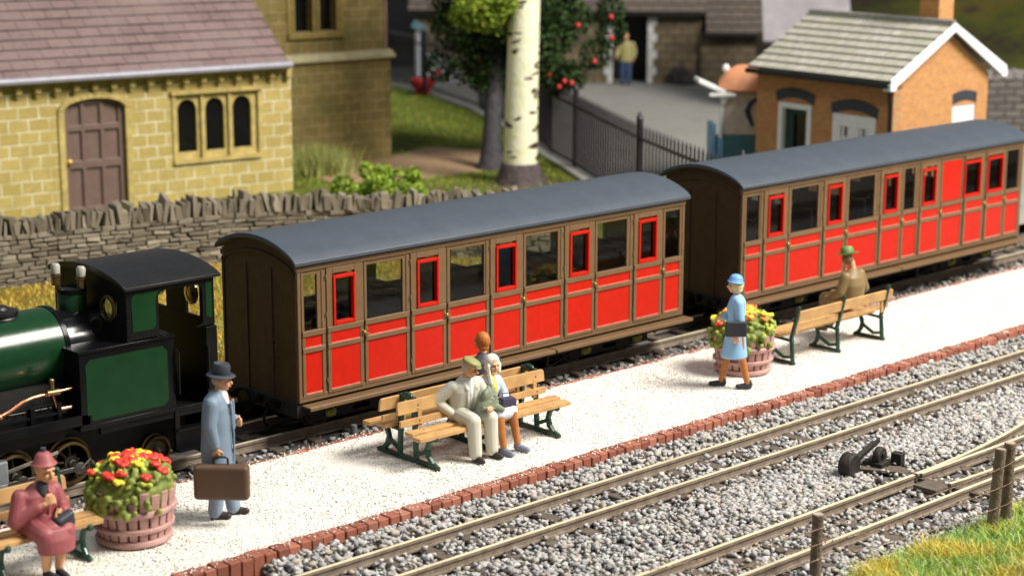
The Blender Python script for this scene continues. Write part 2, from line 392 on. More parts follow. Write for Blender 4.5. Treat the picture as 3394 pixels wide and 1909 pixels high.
bricks = [(.27, .092, .058), (.32, .115, .072), (.24, .08, .052), (.30, .105, .068), (.35, .14, .095)]
def edging(name, y0, y1, pitch, top):
    e = MB(); x = X0
    while x < 34:
        wv = .018*noise.noise((x*.55, y0, 1)); dz = random.uniform(-.012, .008); c = random.choice(bricks); k = random.uniform(.85, 1.15)
        e.obox((x+pitch/2, (y0+y1)/2+wv+random.uniform(-.01, .006), top-.16+dz), (pitch*.93, y1-y0, .32), (random.uniform(-.02, .02), random.uniform(-.02, .02), random.uniform(-.05, .05)), tint=sc3(c, k), jit=.004)
        x += pitch*random.uniform(.97, 1.03)
    e.build(name, M['brickred'], bevel=.01, seg=1)['kind'] = 'structure'
edging('brick_edging', -3.35, -3.155, .155, .012)
edging('brick_edging', -.74, -.59, .21, -.004)
# loose pale grains
n = 26000; P = np.stack([rng.uniform(-7, 17, n), rng.uniform(-3.17, -.7, n), np.full(n, .006)], 1)
k = rng.uniform(0, 1, n) < .1; P[k, 1] = np.where(rng.uniform(0, 1, k.sum()) < .6, rng.uniform(-3.32, -3.1, k.sum()), rng.uniform(-.78, -.6, k.sum())); P[k, 2] += .012
stones('gravel_grains', P, rng.uniform(.007, .015, n), pick([(.8, .77, .71), (.77, .73, .66), (.72, .66, .57), (.82, .81, .78), (.80, .76, .70), (.64, .59, .52)], n, .05), M['stone'])

# railway tracks
def rail(path, zt, parent, name='rail'):
    b = MB()
    for (hw, z0, z1, mi) in ((.045, zt-.13, zt-.108, 1), (.011, zt-.108, zt-.036, 1), (.027, zt-.036, zt-.004, 1), (.023, zt-.004, zt, 0)):
        rings = []
        for i, (x, y) in enumerate(path):
            a = Vector(path[max(i-1, 0)]); c = Vector(path[min(i+1, len(path)-1)]); d = (c-a).normalized(); n = Vector((-d.y, d.x))
            rings.append([(x-n.x*hw, y-n.y*hw, z0), (x+n.x*hw, y+n.y*hw, z0), (x+n.x*hw, y+n.y*hw, z1), (x-n.x*hw, y-n.y*hw, z1)])
        b.cur = mi; b.ringcyl(rings)
    return b.build(name, [M['railtop'], M['railside']], parent, smooth=30)
def sleepers(t, xs, y0, y1, zt=-.245):
    first = None
    for x in xs:
        if first is None:
            b = MB(); b.obox((0, (y0+y1)/2, zt-.04), (.17, y1-y0, .08))
            for yy in rails_y:
                b.obox((0, yy-.06, zt+.008), (.10, .03, .03)); b.obox((0, yy+.06, zt+.008), (.10, .03, .03))
            first = b.build('sleeper', M['sleeper'], t, bevel=.008, seg=1); first.location.x = x
        else:
            o = first.copy(); COL.objects.link(o); o.location = (x, 0, 0); o.parent = t
        
def lin(y, x0, x1, st=2.): return [(x, y) for x in np.linspace(x0, x1, int((x1-x0)/st)+2)]
ZT = -.13
t1 = thing('railway_track', 'narrow gauge track carrying the green engine and red coaches behind the platform', 'track')
rails_y = (.467, 1.187)
for y in rails_y: rail(lin(y, -12, 40), ZT, t1)
sleepers(t1, np.arange(-7.6, 30, .62), .18, 1.47)
t2 = thing('railway_track', 'empty narrow gauge track running along the brick edge of the platform', 'track')
rails_y = (-3.79, -4.51)
for y in rails_y: rail(lin(y, -12, 40), ZT, t2)
sleepers(t2, np.arange(-2.9, 17, .58), -4.82, -3.48)
t3 = thing('railway_turnout', 'nearest track with a set of points branching away at the right', 'track')
rails_y = (-6.23, -6.97)
rail(lin(-6.97, -6, 40), ZT, t3)
rail(lin(-6.23, -6.3, 4.74), ZT, t3)
dv = lambda x: .034*max(0, x-4.8)**2*(1 if x < 9 else 1)
rail([(x, -6.222+dv(x)) for x in np.arange(4.80, 12, .5)], ZT, t3)
rail([(x, -6.262 if x > 5.6 else -6.262+.012*(5.6-x)) for x in np.arange(4.86, 30, .6)], ZT-.003, t3, 'switch_blade')
rail([(4.78, -6.72), (5.1, -6.745), (5.6, -6.765), (6.2, -6.74), (7, -6.66), (8, -6.52), (9.5, -6.2), (11, -5.75)], ZT-.003, t3, 'switch_blade')
jb = MB(); jb.obox((4.76, -6.19, ZT-.065), (.28, .02, .07)); jb.obox((4.2, -6.19, ZT-.065), (.24, .02, .06))
jb.build('fishplate', M['railside'], t3, bevel=.004)
sleepers(t3, [x for x in np.arange(-2.6, 4.2, .62)], -7.3, -5.9)
sleepers(t3, [4.55, 5.12], -7.3, -5.15)
sleepers(t3, [x for x in np.arange(5.74, 13, .6)], -7.35, -5.72)
tb = MB(); tb.obox((4.86, -6.5, -.215), (.07, 1.25, .05)); tb.obox((4.66, -6.55, -.2), (.30, .34, .06)); tb.build('tie_bar', M['sleeper'], t3, bevel=.006)

# point lever beside the turnout
lv = thing('point_lever', 'black cast point lever with round counterweight on timbers beside the points', 'point lever', (4.70, -5.46, -.245)); lv.scale = (.9, .9, .85); M['leverblack'] = mat('oily_black_iron', (.022, .017, .014), .6, var=.5, vs=12, bump=.8, bs=25, bd=.02)
b = MB(); b.M = Matrix.Rotation(R(10), 4, 'Z')
b.lathe([(0, -.09), (.17, -.09), (.185, -.07), (.185, .07), (.17, .09), (0, .09)], (-.36, 0, .17), 'y', 22)
b.build('counterweight', M['leverblack'], lv, smooth=40)
b = MB(); b.M = Matrix.Rotation(R(10), 4, 'Z'); b.tube([(-.36, .02, .17), (0, .02, .24), (.42, .02, .32)], [.035, .032, .03], 8); b.obox((.06, -.03, .255), (.9, .035, .075), (0, R(-11), 0)); b.build('lever_arm', M['leverblack'], lv, smooth=35, bevel=.006)
b = MB(); b.M = Matrix.Rotation(R(10), 4, 'Z')
b.lathe([(0, -.055), (.13, -.055), (.145, -.03), (.145, .03), (.13, .055), (0, .055)], (.3, -.14, .16), 'y', 18); b.lathe([(0, -.075), (.05, -.075), (.05, .075), (0, .075)], (.3, -.15, .2), 'y', 12)
b.obox((.3, -.1, .05), (.3, .3, .09)); b.obox((.56, -.3, .09), (.14, .16, .18)); b.build('bracket', M['leverblack'], lv, smooth=40, bevel=.01)
b = MB(); b.obox((.1, -.02, .0), (.95, .2, .05), (0, 0, R(-60))); b.build('base_plate', M['sleeper'], lv, bevel=.008)
tag(MB().build('x', M['dark'])) if False else None

# ballast
def ballast(n, x0, x1, y0, y1, z, ry, sl, size):
    P = np.stack([rng.uniform(x0, x1, n), rng.uniform(y0, y1, n), z+rng.uniform(-.035, .03, n)], 1)
    keep = np.ones(n, bool)
    for r in ry: keep &= np.abs(P[:, 1]-r) > .055
    for (x_0, st, a, c_, prob) in sl:
        on = (np.abs(((P[:, 0]-x_0+st/2) % st)-st/2) < .10) & (P[:, 1] > a) & (P[:, 1] < c_)
        keep &= ~(on & (rng.uniform(0, 1, n) > prob))
        P[on, 2] += .03
    P = P[keep]; n = len(P)
    return P, rng.uniform(size*.55, size*1.25, n)
greys = [(.37, .36, .36), (.40, .39, .385), (.33, .32, .325), (.44, .43, .42), (.39, .365, .335), (.36, .31, .26), (.49, .475, .455), (.30, .29, .29), (.43, .39, .345)]
PS = [ballast(34000, -3.2, 17, -7.95, -3.4, -.262, (-3.79, -4.51, -6.23, -6.97), ((-2.9, .58, -4.85, -3.45, .22), (-2.6, .62, -7.3, -5.9, .25)), .0435),
      ballast(13000, 2.2, 17, -5.9, -4.85, -.25, (), (), .045),
      ballast(2600, -1, 14, -6.2, -4.8, -.235, (), (), .047),
      ballast(1800, -3, 17, -3.60, -3.38, -.20, (), (), .052), ballast(1500, -3, 17, -3.50, -3.37, -.150, (), (), .05), ballast(1200, -3, 17, -3.44, -3.36, -.105, (), (), .045)]
P = np.concatenate([p for p, s in PS]); S = np.concatenate([s for p, s in PS])
kp = ~((np.abs(P[:, 0]-4.9) < .42) & (np.abs(P[:, 1]+5.6) < .42) & (rng.uniform(0, 1, len(P)) < .85)); P = P[kp]; S = S[kp]
kp = np.ones(len(P), bool)
for i in range(len(P)):
    x, y = P[i, :2]
    if x > 4.7 and (abs(y-(-6.222+.034*max(0, x-4.8)**2)) < .07 or abs(y+6.26) < .06 or (x < 6.6 and abs(y+6.74) < .07)): kp[i] = False
P = P[kp]; S = S[kp]
kp = ~((P[:, 0] > 4.3) & (P[:, 0] < 7.5) & (P[:, 1] > -7.25) & (P[:, 1] < -5.6) & (rng.uniform(0, 1, len(P)) < .5)); P = P[kp]; S = S[kp]
stones('ballast', P, S, pick(greys, len(P), .13), M['stone'])
PS = [ballast(2200, -7, 20, -.6, .42, -.285, (), (), .05), ballast(500, -3, 20, -.62, -.2, -.24, (), (), .05)]
P = np.concatenate([p for p, s in PS]); S = np.concatenate([s for p, s in PS])
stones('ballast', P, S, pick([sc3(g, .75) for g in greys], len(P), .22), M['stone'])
pg = MB(); pg.lathe([(0, 0), (.045, 0), (.045, .25), (.038, .275), (0, .28)], n=14)
tag(pg.build('marker_peg', mat('grey_peg', (.12, .12, .12), .5), smooth=40, loc=(.72, -.22, -.27)), 'short grey round peg standing beside the rail under the first coach', 'peg')

# grass bank and wire fence at the near right
gb = MB(); N1, N2 = 60, 24; vs = []
for j in range(N2+1):
    for i in range(N1+1):
        x = -2+18*i/N1; y = -7.58-6.0*j/N2; q = j/N2
        e = .12*noise.noise((x*1.1, y, 5))
        vs.append((x, y+e*(1-q), -.27+.62*min(1, q*2.2)**.8*.5+.04*noise.noise((x*2, y*2, 1))))
gb.add(vs, [(j*(N1+1)+i, j*(N1+1)+i+1, (j+1)*(N1+1)+i+1, (j+1)*(N1+1)+i) for j in range(N2) for i in range(N1)])
gb.build('grass_bank', groundmat('bank_soil', [(.12, .09, .03), (.17, .14, .03), (.11, .12, .025)], 3, .7, 40), smooth=60)['kind'] = 'structure'
n = 30000; x = rng.uniform(.3, 8.2, n); y = -7.56-np.abs(rng.normal(0, .9, n))-rng.uniform(0, .1, n)+.12*np.array([noise.noise((a*1.1, -7.02, 5)) for a in x])
keep = (y > -10) & ~((x < 1.5) & (y > -7.9)); x, y = x[keep], y[keep]
q = np.clip((-7.58-y)/6, 0, 1); z = -.27+.31*np.minimum(1, q*2.2)**.8; n = len(x)
pn = np.array([noise.noise((a*1.6, b*1.6, 9)) for a, b in zip(x, y)])
T1 = pick([(.74, .60, .10), (.68, .46, .07), (.58, .60, .13)], n); T2 = pick([(.30, .50, .10), (.18, .40, .13), (.50, .60, .12)], n); T3 = pick([(.85, .78, .45)], n)
T = np.where((pn+rng.normal(0, .18, n) > .08)[:, None], T1, T2); kk = rng.uniform(0, 1, n) < .08; T[kk] = T3[kk]
blades('tall_grass', np.stack([x, y, z-.01], 1), rng.uniform(.05, .16, n)*(1+.4*pn), rng.uniform(.006, .011, n), T, M['grassblade'], 1.5)
M['post'] = mat('weathered_fence_post', (.17, .125, .09), .85, var=.4, vs=10, bump=.8, bs=25, bd=.02)
M['posttop'] = mat('cut_post_end', (.34, .28, .22), .85, var=.25, vs=20)
wf = thing('wire_fence', 'rustic barbed wire fence on three round wooden posts along the grass bank', 'fence', (1.3, -7.4, -.25))
pp = []
for i, (px, py, hh, lean) in enumerate(((1.335, -7.345, .71, .02), (3.93, -7.86, .98, .10), (4.20, -7.87, 1.02, -.0))):
    b = MB(); x, y = px-1.3, py+7.4
    prof = [(.064, -.45), (.066, 0), (.063, hh*.5), (.064, hh-.012), (.056, hh)]
    for k in range(len(prof)-1):
        b.cyl((x+lean*prof[k][1], y, prof[k][1]), (x+lean*prof[k+1][1], y, prof[k+1][1]), prof[k][0], prof[k+1][0], 14)
    o = b.build('post', [M['post'], M['posttop']], wf, smooth=50)
    for p in o.data.polygons:
        if p.normal.z > .9 and p.center.z > hh-.005: p.material_index = 1
    pp.append((x, y, hh, lean))
M['wire'] = mat('rusty_wire', (.22, .15, .10), .5, .5, var=.4, vs=30)
for wz in (.32, .56, .80):
    b = MB(); pts = []
    anchors = [(-3.2, .5, wz-.1)]+[(x+lean*wz*h, y-.0, wz*h+.0) for x, y, h, lean in pp[:2]]+[(pp[2][0], pp[2][1], wz*pp[2][2])]+[(6.2, -1.1, wz+.02)]
    for a, c in zip(anchors[:-1], anchors[1:]):
        a, c = Vector(a), Vector(c); n = max(2, int((c-a).length/.05))
        for i in range(n):
            t = i/n; p = a.lerp(c, t); p.z -= .05*4*t*(1-t)*min(1, (c-a).length/2); pts.append(p+Vector((0, -.066, 0)))
    b.tube(pts, .0042, 5)
    for p in pts[::2]:
        b.obox(p, (.022, .012, .012), (random.random()*3, random.random()*3, random.random()*3))
    b.build('wire', M['wire'], wf)
# ------------------------------------------------------------------ coaches
HB, HT, CW = .384, 2.215, 1.653
def roofz(y, y0, y1, z0, rise): 
    t = (y-(y0+y1)/2)/((y1-y0)/2); return z0+rise*(1-t*t)**.5*.35+rise*(1-t*t)*.65 if abs(t) < 1 else z0
def coach(x0, L, wins, doors, bays, label, blank, breaks):
    t = thing('passenger_coach', label, 'railway coach', (x0, 0, 0), 0, 'red and brown coaches of the train')
    # body framing with true openings on both sides
    b = MB(); T = .045; zs = 1.326
    for sgn in (0, 1):
        ya, yb = (0, T) if not sgn else (CW-T, CW)
        b.box(0, L, ya, yb, HB, zs)                      # lower side
        b.box(0, L, ya, yb, 2.055, HT)                    # cantrail
        edges = [0]+[e for w_ in wins for e in w_]+[L]
        for i in range(0, len(edges), 2): b.box(edges[i], edges[i+1], ya+.001, yb-.001, zs, 2.055)
    # beadings on the near side
    o = -.014
    b.box(-.012, L+.012, -.022, 0, 2.118, 2.19)
    b.box(-.012, L+.012, CW, CW+.022, 2.118, 2.19)
    for x in (0.0, L-.05): b.box(x, x+.05, o, .001, HB, 2.118)
    b.box(0, L, -.012, .001, HB, .47)
    b.build('body', M['brown'], t, bevel=.006, seg=1)
    b = MB(); poly = [(0.0, HB), (CW, HB)]+[(CW*(1-i/14), roofz(CW*(1-i/14), 0, CW, HT-.02, .245)) for i in range(15)]
    for xa, xb, s in ((.0, .05, -1), (L-.05, L, 1)):
        b = MB(); b.prism([(y, z) for y, z in poly], xa+.002*(-s if s < 0 else 0), xb, 'yz')
        xx = xa if s < 0 else xb
        for yy in (.03, .55, 1.10, CW-.03): b.box(xx-(.016 if s < 0 else 0), xx+(.016 if s > 0 else 0), yy-.02, yy+.02, HB, 2.1)
        pts = [(y, roofz(y, 0, CW, 2.03, .225)) for y in np.linspace(0, CW, 13)]
        for (ya, za), (yb, zb) in zip(pts[:-1], pts[1:]): b.prism([(ya, za), (yb, zb), (yb, zb+.045), (ya, za+.045)], xx-(.016 if s < 0 else 0), xx+(.016 if s > 0 else 0), 'yz')
        for yy in (.40, .48): b.tube([(xx+s*.01, yy, .9), (xx+s*.05, yy, .92), (xx+s*.05, yy, 1.15), (xx+s*.01, yy, 1.17)], .01, 6)
        b.build('end_wall', M['endshade'], t, bevel=.004, seg=1)
    # roof
    b = MB(); ys = np.linspace(-.07, CW+.07, 25); rings = []
    up_ = [(y, roofz(y, -.07, CW+.07, HT+.035, .262)) for y in ys]; lo = [(y, roofz(y, -.07, CW+.07, HT-.012, .245)) for y in ys[::-1]]
    b.prism(up_+lo, -.07, L+.07, 'yz'); b.build('roof', M['roofgrey'], t, smooth=35, bevel=.008)
    # doors
    for (xa, xb) in doors:
        wa, wb = [w_ for w_ in wins if w_[0] >= xa-.05 and w_[1] <= xb+.05][0]
        d = MB(); y0 = -.016; g = .012; A, B = xa+g, xb-g
        d.box(A, wa, y0, 0, HB+.06, 2.11); d.box(wb, B, y0, 0, HB+.06, 2.11); d.box(wa, wb, y0, 0, 2.03, 2.11); d.box(wa, wb, y0, 0, HB+.06, 1.30)
        for z0, z1 in ((1.255, 1.33), (1.04, 1.105)): d.box(A, B, y0-.02, y0, z0, z1)
        d.box(A, A+.055, y0-.012, y0, HB+.06, 1.255); d.box(B-.055, B, y0-.012, y0, HB+.06, 1.255); d.box(A+.055, B-.055, y0-.012, y0, HB+.06, .49)
        for z in (.62, 1.5, 2.0): d.cyl((A-.012, y0-.006, z-.03), (A-.012, y0-.006, z+.03), .012, n=8)
        do = d.build('door', M['brown'], t, bevel=.005, seg=1)
        f = MB(); q = .038
        for r in ((wa-.0, wa+q, 1.335, 2.0), (wb-q, wb, 1.335, 2.0), (wa+q, wb-q, 1.335, 1.335+.055), (wa+q, wb-q, 1.955, 2.0)): f.box(r[0], r[1], y0-.022, .03, r[2], r[3])
        f.box(wa-.03, wb+.03, y0-.008, y0, 1.32, 2.02) if False else None
        f.build('window_frame', M['red'], do, bevel=.008)
        for z0, z1 in ((1.105, 1.255), (.49, 1.04)):
            p_ = MB(); p_.box(A+.055, B-.055, y0-.004, y0-.0005, z0, z1); p_.build('panel', M['red'], do)
            l = MB(); l.box(A+.055, B-.055, y0-.009, y0-.004, z0, z0+.012); l.build('panel_lip_highlight', M['liplight'], do)
        h = MB(); h.ball((B+.0, y0-.035, 1.175), .022, n=10, m=6); h.tube([(B, y0-.04, 1.175), (B+.04, y0-.05, 1.15), (B+.085, y0-.045, 1.14)], [.012, .013, .011], 8); h.lathe([(0, 0), (.03, 0), (.026, .02), (0, .02)], (B, y0-.02, 1.175), 'y', 12)
        h.build('handle', M['brass'], do, smooth=50)
    # fixed side panels between the doors
    for (xa, xb) in bays:
        s_ = MB(); y0 = -.010; A, B = xa+.012, xb-.012
        for z0, z1 in ((1.255, 1.33), (1.04, 1.105)): s_.box(A, B, y0-.02, 0, z0, z1)
        s_.box(A, A+.05, y0-.01, 0, .44, 1.255); s_.box(B-.05, B, y0-.01, 0, .44, 1.255); s_.box(A+.05, B-.05, y0-.01, 0, .44, .49)
        s_.box(A, A+.045, y0, 0, 1.33, 2.1); s_.box(B-.045, B, y0, 0, 1.33, 2.1)
        so = s_.build('side_frame', M['brown'], t, bevel=.005, seg=1)
        for z0, z1 in ((1.105, 1.255), (.49, 1.04)):
            p_ = MB(); p_.box(A+.05, B-.05, -.007, -.001, z0, z1); p_.build('panel', M['red'], so)
            l = MB(); l.box(A+.05, B-.05, -.012, -.007, z0, z0+.012); l.build('panel_lip_highlight', M['liplight'], so)
    for (xa, xb) in blank:
        p_ = MB(); p_.box(xa, xb, -.012, .002, 1.34, 2.06); p_.build('blank_panel', M['red'], t, bevel=.004)
    for w_ in wins:
        g = MB(); g.box(w_[0]-.01, w_[1]+.01, .018, .024, zs-.01, 2.06); g.build('window_pane', M['glass'], t)
    # far side doors are plain; floor, seats and partitions inside
    b = MB(); b.box(.05, L-.05, T, CW-T, HB+.02, HB+.12); b.build('floor', M['dark'], t)
    xs = [x for x in np.arange(.42, L-.4, 1.47)]
    for x in xs:
        b = MB(); b.box(x-.03, x+.03, T+.002, CW-T-.002, HB+.12, 1.58); b.box(x+.03, x+.40, T+.01, CW-T-.01, .82, .95); b.box(x-.40, x-.03, T+.01, CW-T-.01, .82, .95); b.box(x-.04, x+.04, T+.01, CW-T-.01, 1.58, 1.64)
        b.build('seat', M['matblack'], t, bevel=.012)
    # running boards
    for (xa, xb) in breaks:
        b = MB(); b.box(xa, xb, -.17, .02, .325, .35); b.box(xa, xb, -.18, -.17, .30, .352); b.build('running_board', M['brown'], t, bevel=.005, seg=1)
    b = MB(); b.box(.02, L-.02, .12, .22, .16, HB); b.box(.02, L-.02, CW-.22, CW-.12, .16, HB); b.box(0.0, L, .05, CW-.05, HB-.10, HB-.004); b.box(-.02, .06, .02, CW-.02, .18, HB-.01); b.box(L-.06, L+.02, .02, CW-.02, .18, HB-.01)
    for x in (L*.38, L*.62): b.box(x-.03, x+.03, .1, .16, -.02, HB)
    b.tube([(L*.26, .13, .25), (L*.38, .13, 0), (L*.62, .13, 0), (L*.74, .13, .25)], .018, 6)
    b.build('underframe', M['under'], t, bevel=.004, seg=1)
    for xc in (1.19, L-1.42):
        g = MB(); g.box(xc-.85, xc+.85, .20, .26, .02, .24); g.box(xc-.85, xc+.85, CW-.26, CW-.20, .02, .24); g.box(xc-.15, xc+.15, .2, CW-.2, .06, .26); bo = g.build('bogie', M['under'], t, bevel=.006)
        for dx in (-.56, .56):
            for yy in (.467, 1.187):
                w_ = MB(); s = -1 if yy < .8 else 1
                w_.lathe([(0, -.03), (.07, -.045), (.075, -.02), (.2, -.02), (.21, -.035), (.245, -.035), (.25, .025), (.285, .03), (.285, .05), (0, .05)], (xc+dx, 0, .12), 'y', 26)
                if s > 0:
                    for i, p in enumerate(w_.v): w_.v[i] = Vector((p.x, -p.y, p.z))
                w_.v = [Vector((p.x, p.y+yy, p.z)) for p in w_.v]; w_.build('wheel', M['wheel'], bo, smooth=35)
            a = MB(); a.obox((xc+dx, .16, .135), (.13, .07, .14)); a.lathe([(0, -.05), (.045, -.05), (.05, 0), (0, 0)], (xc+dx, .125, .14), 'y', 12); a.build('axle_box', M['axle'], bo, smooth=40, bevel=.012)
    for xe, s in ((0, -1), (L, 1)):
        b = MB(); b.lathe([(0, 0), (.06, 0), (.05, .16), (.035, .18), (.035, .24), (.15, .26), (.15, .285), (0, .295)], (0, 0, 0), 'x', 20)
        b.v = [Vector((xe+s*p.x, p.y+.827, p.z+.30)) for p in b.v]
        b.build('buffer', M['black'], t, smooth=40)
        for yy in (.42, 1.23):
            b = MB(); b.cyl((xe, yy, .3), (xe+s*.2, yy, .3), .05, n=12); b.cyl((xe+s*.06, yy, .3), (xe+s*.12, yy, .3), .068, n=14); b.build('side_buffer', M['black'], t, smooth=40)
        b = MB(); b.tube([(xe, .63, .30), (xe+s*.1, .63, .12), (xe+s*.12, .63, .02), (xe+s*.06, .63, -.04)], .02, 6)
        b.build('coupling_hook', M['black'], t, smooth=40)
    return t
M['liplight'] = mat('red_lip_highlight', (.75, .16, .12), .25, var=.3, vs=14, spec=.8)  # lighter red paints a highlight along each panel's lower lip
M['wheel'] = mat('dark_wheel', (.03, .026, .022), .45, .3, var=.4)
M['axle'] = mat('yellow_green_axle_box', (.30, .31, .06), .6, var=.25, vs=20)
W1 = [(.066, .324), (.568, .935), (1.131, 1.765), (2.0, 2.39), (2.62, 3.25), (3.455, 3.855), (4.05, 4.70), (4.92, 5.33), (5.51, 6.155), (6.39, 6.80), (6.996, 7.336)]
D1 = [(.457, 1.072), (1.885, 2.527), (3.344, 3.985), (4.816, 5.447), (6.286, 6.933)]
B1 = [(.05, .445), (1.085, 1.875), (2.54, 3.335), (3.995, 4.805), (5.457, 6.276), (6.945, 7.39)]
coach(0, 7.437, W1, D1, B1, 'shorter coach next to the engine with five brass handled doors in red panels', [], [(.05, 4.50), (4.53, 7.50)])
X2 = 8.82
W2 = [(8.943, 9.263), (9.46, 9.87), (10.09, 10.80), (11.03, 11.44), (11.655, 12.372), (12.62, 13.03), (13.254, 13.568), (13.77, 14.19), (15.07, 15.62), (15.83, 16.35), (16.46, 16.909)]
D2 = [(9.354, 9.987), (10.925, 11.55), (12.515, 13.16), (13.70, 14.34), (15.09, 15.745), (15.79, 16.43)]
B2 = [(8.87, 9.345), (9.997, 10.915), (11.56, 12.505), (13.17, 13.69), (14.35, 15.08), (16.44, 16.99)]
sh = lambda l: [(a-X2, b-X2) for a, b in l]
coach(X2, 17.04-X2, sh(W2), sh(D2), sh(B2), 'farther coach at the right with one window space closed by a solid red panel', sh([(14.40, 14.99)]), [(.03, 4.2), (4.23, 8.22)])

# ------------------------------------------------------------------ locomotive
lo = thing('steam_locomotive', 'green and black side tank steam engine with copper pipe at the left edge', 'locomotive')
C = .827
def bar(xa, xb, ya, yb, za, zb, name, m, parent=lo, bev=.006): b = MB(); b.box(xa, xb, ya, yb, za, zb); return b.build(name, M[m], parent, bevel=bev)
b = MB(); b.lathe([(0, -6.3), (.49, -6.3), (.49, -3.10), (0, -3.10)], (0, C, 1.53), 'x', 64); b.build('boiler', M['green'], lo, smooth=40)
for x in (-4.7, -3.10): b = MB(); b.lathe([(.44, x-.03), (.502, x-.03), (.502, x+.03), (.44, x+.03)], (0, C, 1.53), 'x', 48); b.build('boiler_band', M['black'], lo, smooth=40)
b = MB(); b.lathe([(0, -7.2), (.50, -7.2), (.51, -6.32), (0, -6.31)], (0, C, 1.5), 'x', 40); b.lathe([(.15, 2.0), (.16, 2.1), (.14, 2.5), (.19, 2.62), (.17, 2.64), (.12, 2.63)], (-6.8, C, 0), 'z', 24); b.build('smokebox', M['matblack'], lo, smooth=40)
b = MB(); b.lathe([(0, -3.08), (.455, -3.08), (.455, -2.51), (0, -2.51)], (0, C, 1.50), 'x', 48); b.build('firebox', M['gloss'], lo, smooth=40)
b = MB(); b.lathe([(.21, 1.93), (.22, 1.99), (.20, 2.02), (.225, 2.03), (.225, 2.07), (.12, 2.09), (.10, 2.12), (0, 2.125)], (-3.72, C, 0), 'z', 26); b.build('dome', M['matblack'], lo, smooth=40)
b = MB(); b.lathe([(.17, 1.88), (.17, 2.14), (.16, 2.155), (0, 2.16)], (-2.74, C+.02, 0), 'z', 24); b.build('safety_valve_casing', M['green'], lo, smooth=40)
b = MB(); b.lathe([(.185, 2.15), (.185, 2.20), (.13, 2.215), (0, 2.22)], (-2.74, C+.02, 0), 'z', 20); b.build('valve_cover', M['black'], lo, smooth=40)
M['pale'] = mat('pale_grey_top', (.36, .35, .29), .5, var=.15)
for yy in (.62, .98):
    x = -2.74+(.08 if yy < .8 else -.06)
    v = thing_v = MB(); v.lathe([(.055, 2.20), (.055, 2.30), (.065, 2.31), (.065, 2.33), (.03, 2.34), (.03, 2.36)], (x, yy+.12, 0), 'z', 14); vo_ = v.build('safety_valve', M['oldbrass'], lo, smooth=40)
    v = MB(); v.lathe([(.055, 2.345), (.058, 2.44), (.04, 2.465), (0, 2.47)], (x, yy+.12, 0), 'z', 14); v.build('valve_top', M['pale'], vo_, smooth=40)
# side tanks
for s in (0, 1):
    ya, yb = (0, .40) if not s else (CW-.40, CW)
    b = MB(); b.box(-3.17, -1.86, ya, yb, .70, 1.585); b.box(-3.19, -1.85, ya-.015, yb+.015, 1.585, 1.625)
    b.box(-3.20, -1.84, ya-.012, yb, .66, .72)
    yy = ya-.004 if not s else yb+.004
    for i in range(9): b.ball((-2.47+i*.075, ya+.02 if not s else yb-.02, 1.63), .012, n=6, m=4)
    tk = b.build('side_tank', M['black'], lo, smooth=50, bevel=.02)
    p = MB(); y0 = -.004 if not s else CW
    poly = [(-3.09, .84), (-3.03, .84), (-3.03, .765), (-2.03, .765), (-1.965, .83), (-1.965, 1.44), (-2.03, 1.51), (-3.03, 1.51), (-3.09, 1.45)]
    p.prism(poly, y0, y0+.004, 'xz'); p.build('lining_panel', M['greenpanel'], tk)
b = MB(); b.box(-7.3, -3.02, .02, CW-.02, .79, .83); b.box(-7.3, -3.05, .0, .03, .73, .86); b.box(-7.3, -3.05, CW-.03, CW, .73, .86); b.box(-3.1, -1.86, .05, CW-.05, .64, .69)
b.box(-7.3, -3.3, .10, .13, .90, .935); b.box(-7.3, -3.35, .12, .14, 1.02, 1.04)
for x in (-4.4, -3.75, -3.4): b.box(x-.03, x+.03, .09, .2, .83, 1.04)
b.build('running_plate', M['black'], lo, bevel=.006)
b = MB(); b.box(-7.2, -1.4, .53, .58, .0, .80); b.box(-7.2, -1.4, CW-.58, CW-.53, .0, .80); b.box(-6.2, -3.2, .34, CW-.34, .5, 1.2); b.build('frame', M['under'], lo)
# cab: front wall with round windows, side sheets with cut-out, roof, rear
b = MB(); Rz = lambda y: roofz(y, -.03, CW+.03, 2.26, .13)
yc = (.40, 1.254)
cells = [(0, .22), (.58, 1.074), (1.434, CW)]
for ya, yb in cells: b.box(-2.51, -2.47, ya, yb, 1.60, 2.27)
for y in yc:
    b.box(-2.51, -2.47, y-.18, y+.18, 1.60, 1.80); b.box(-2.51, -2.47, y-.18, y+.18, 2.16, 2.30)
    n = 24
    ring = [(y+.145*math.cos(2*PI*i/n), 1.98+.145*math.sin(2*PI*i/n)) for i in range(n)]
    sq = [(y+.18*max(-1, min(1, 1.5*math.cos(2*PI*i/n))), 1.98+.18*max(-1, min(1, 1.5*math.sin(2*PI*i/n)))) for i in range(n)]
    for x in (-2.51, -2.47): b.add([(x, *p) for p in ring]+[(x, *p) for p in sq], [(i, (i+1) % n, n+(i+1) % n, n+i) for i in range(n)])
b.prism([(0, 2.26)]+[(y, Rz(y)) for y in np.linspace(0, CW, 13)]+[(CW, 2.26)], -2.509, -2.471, 'yz')
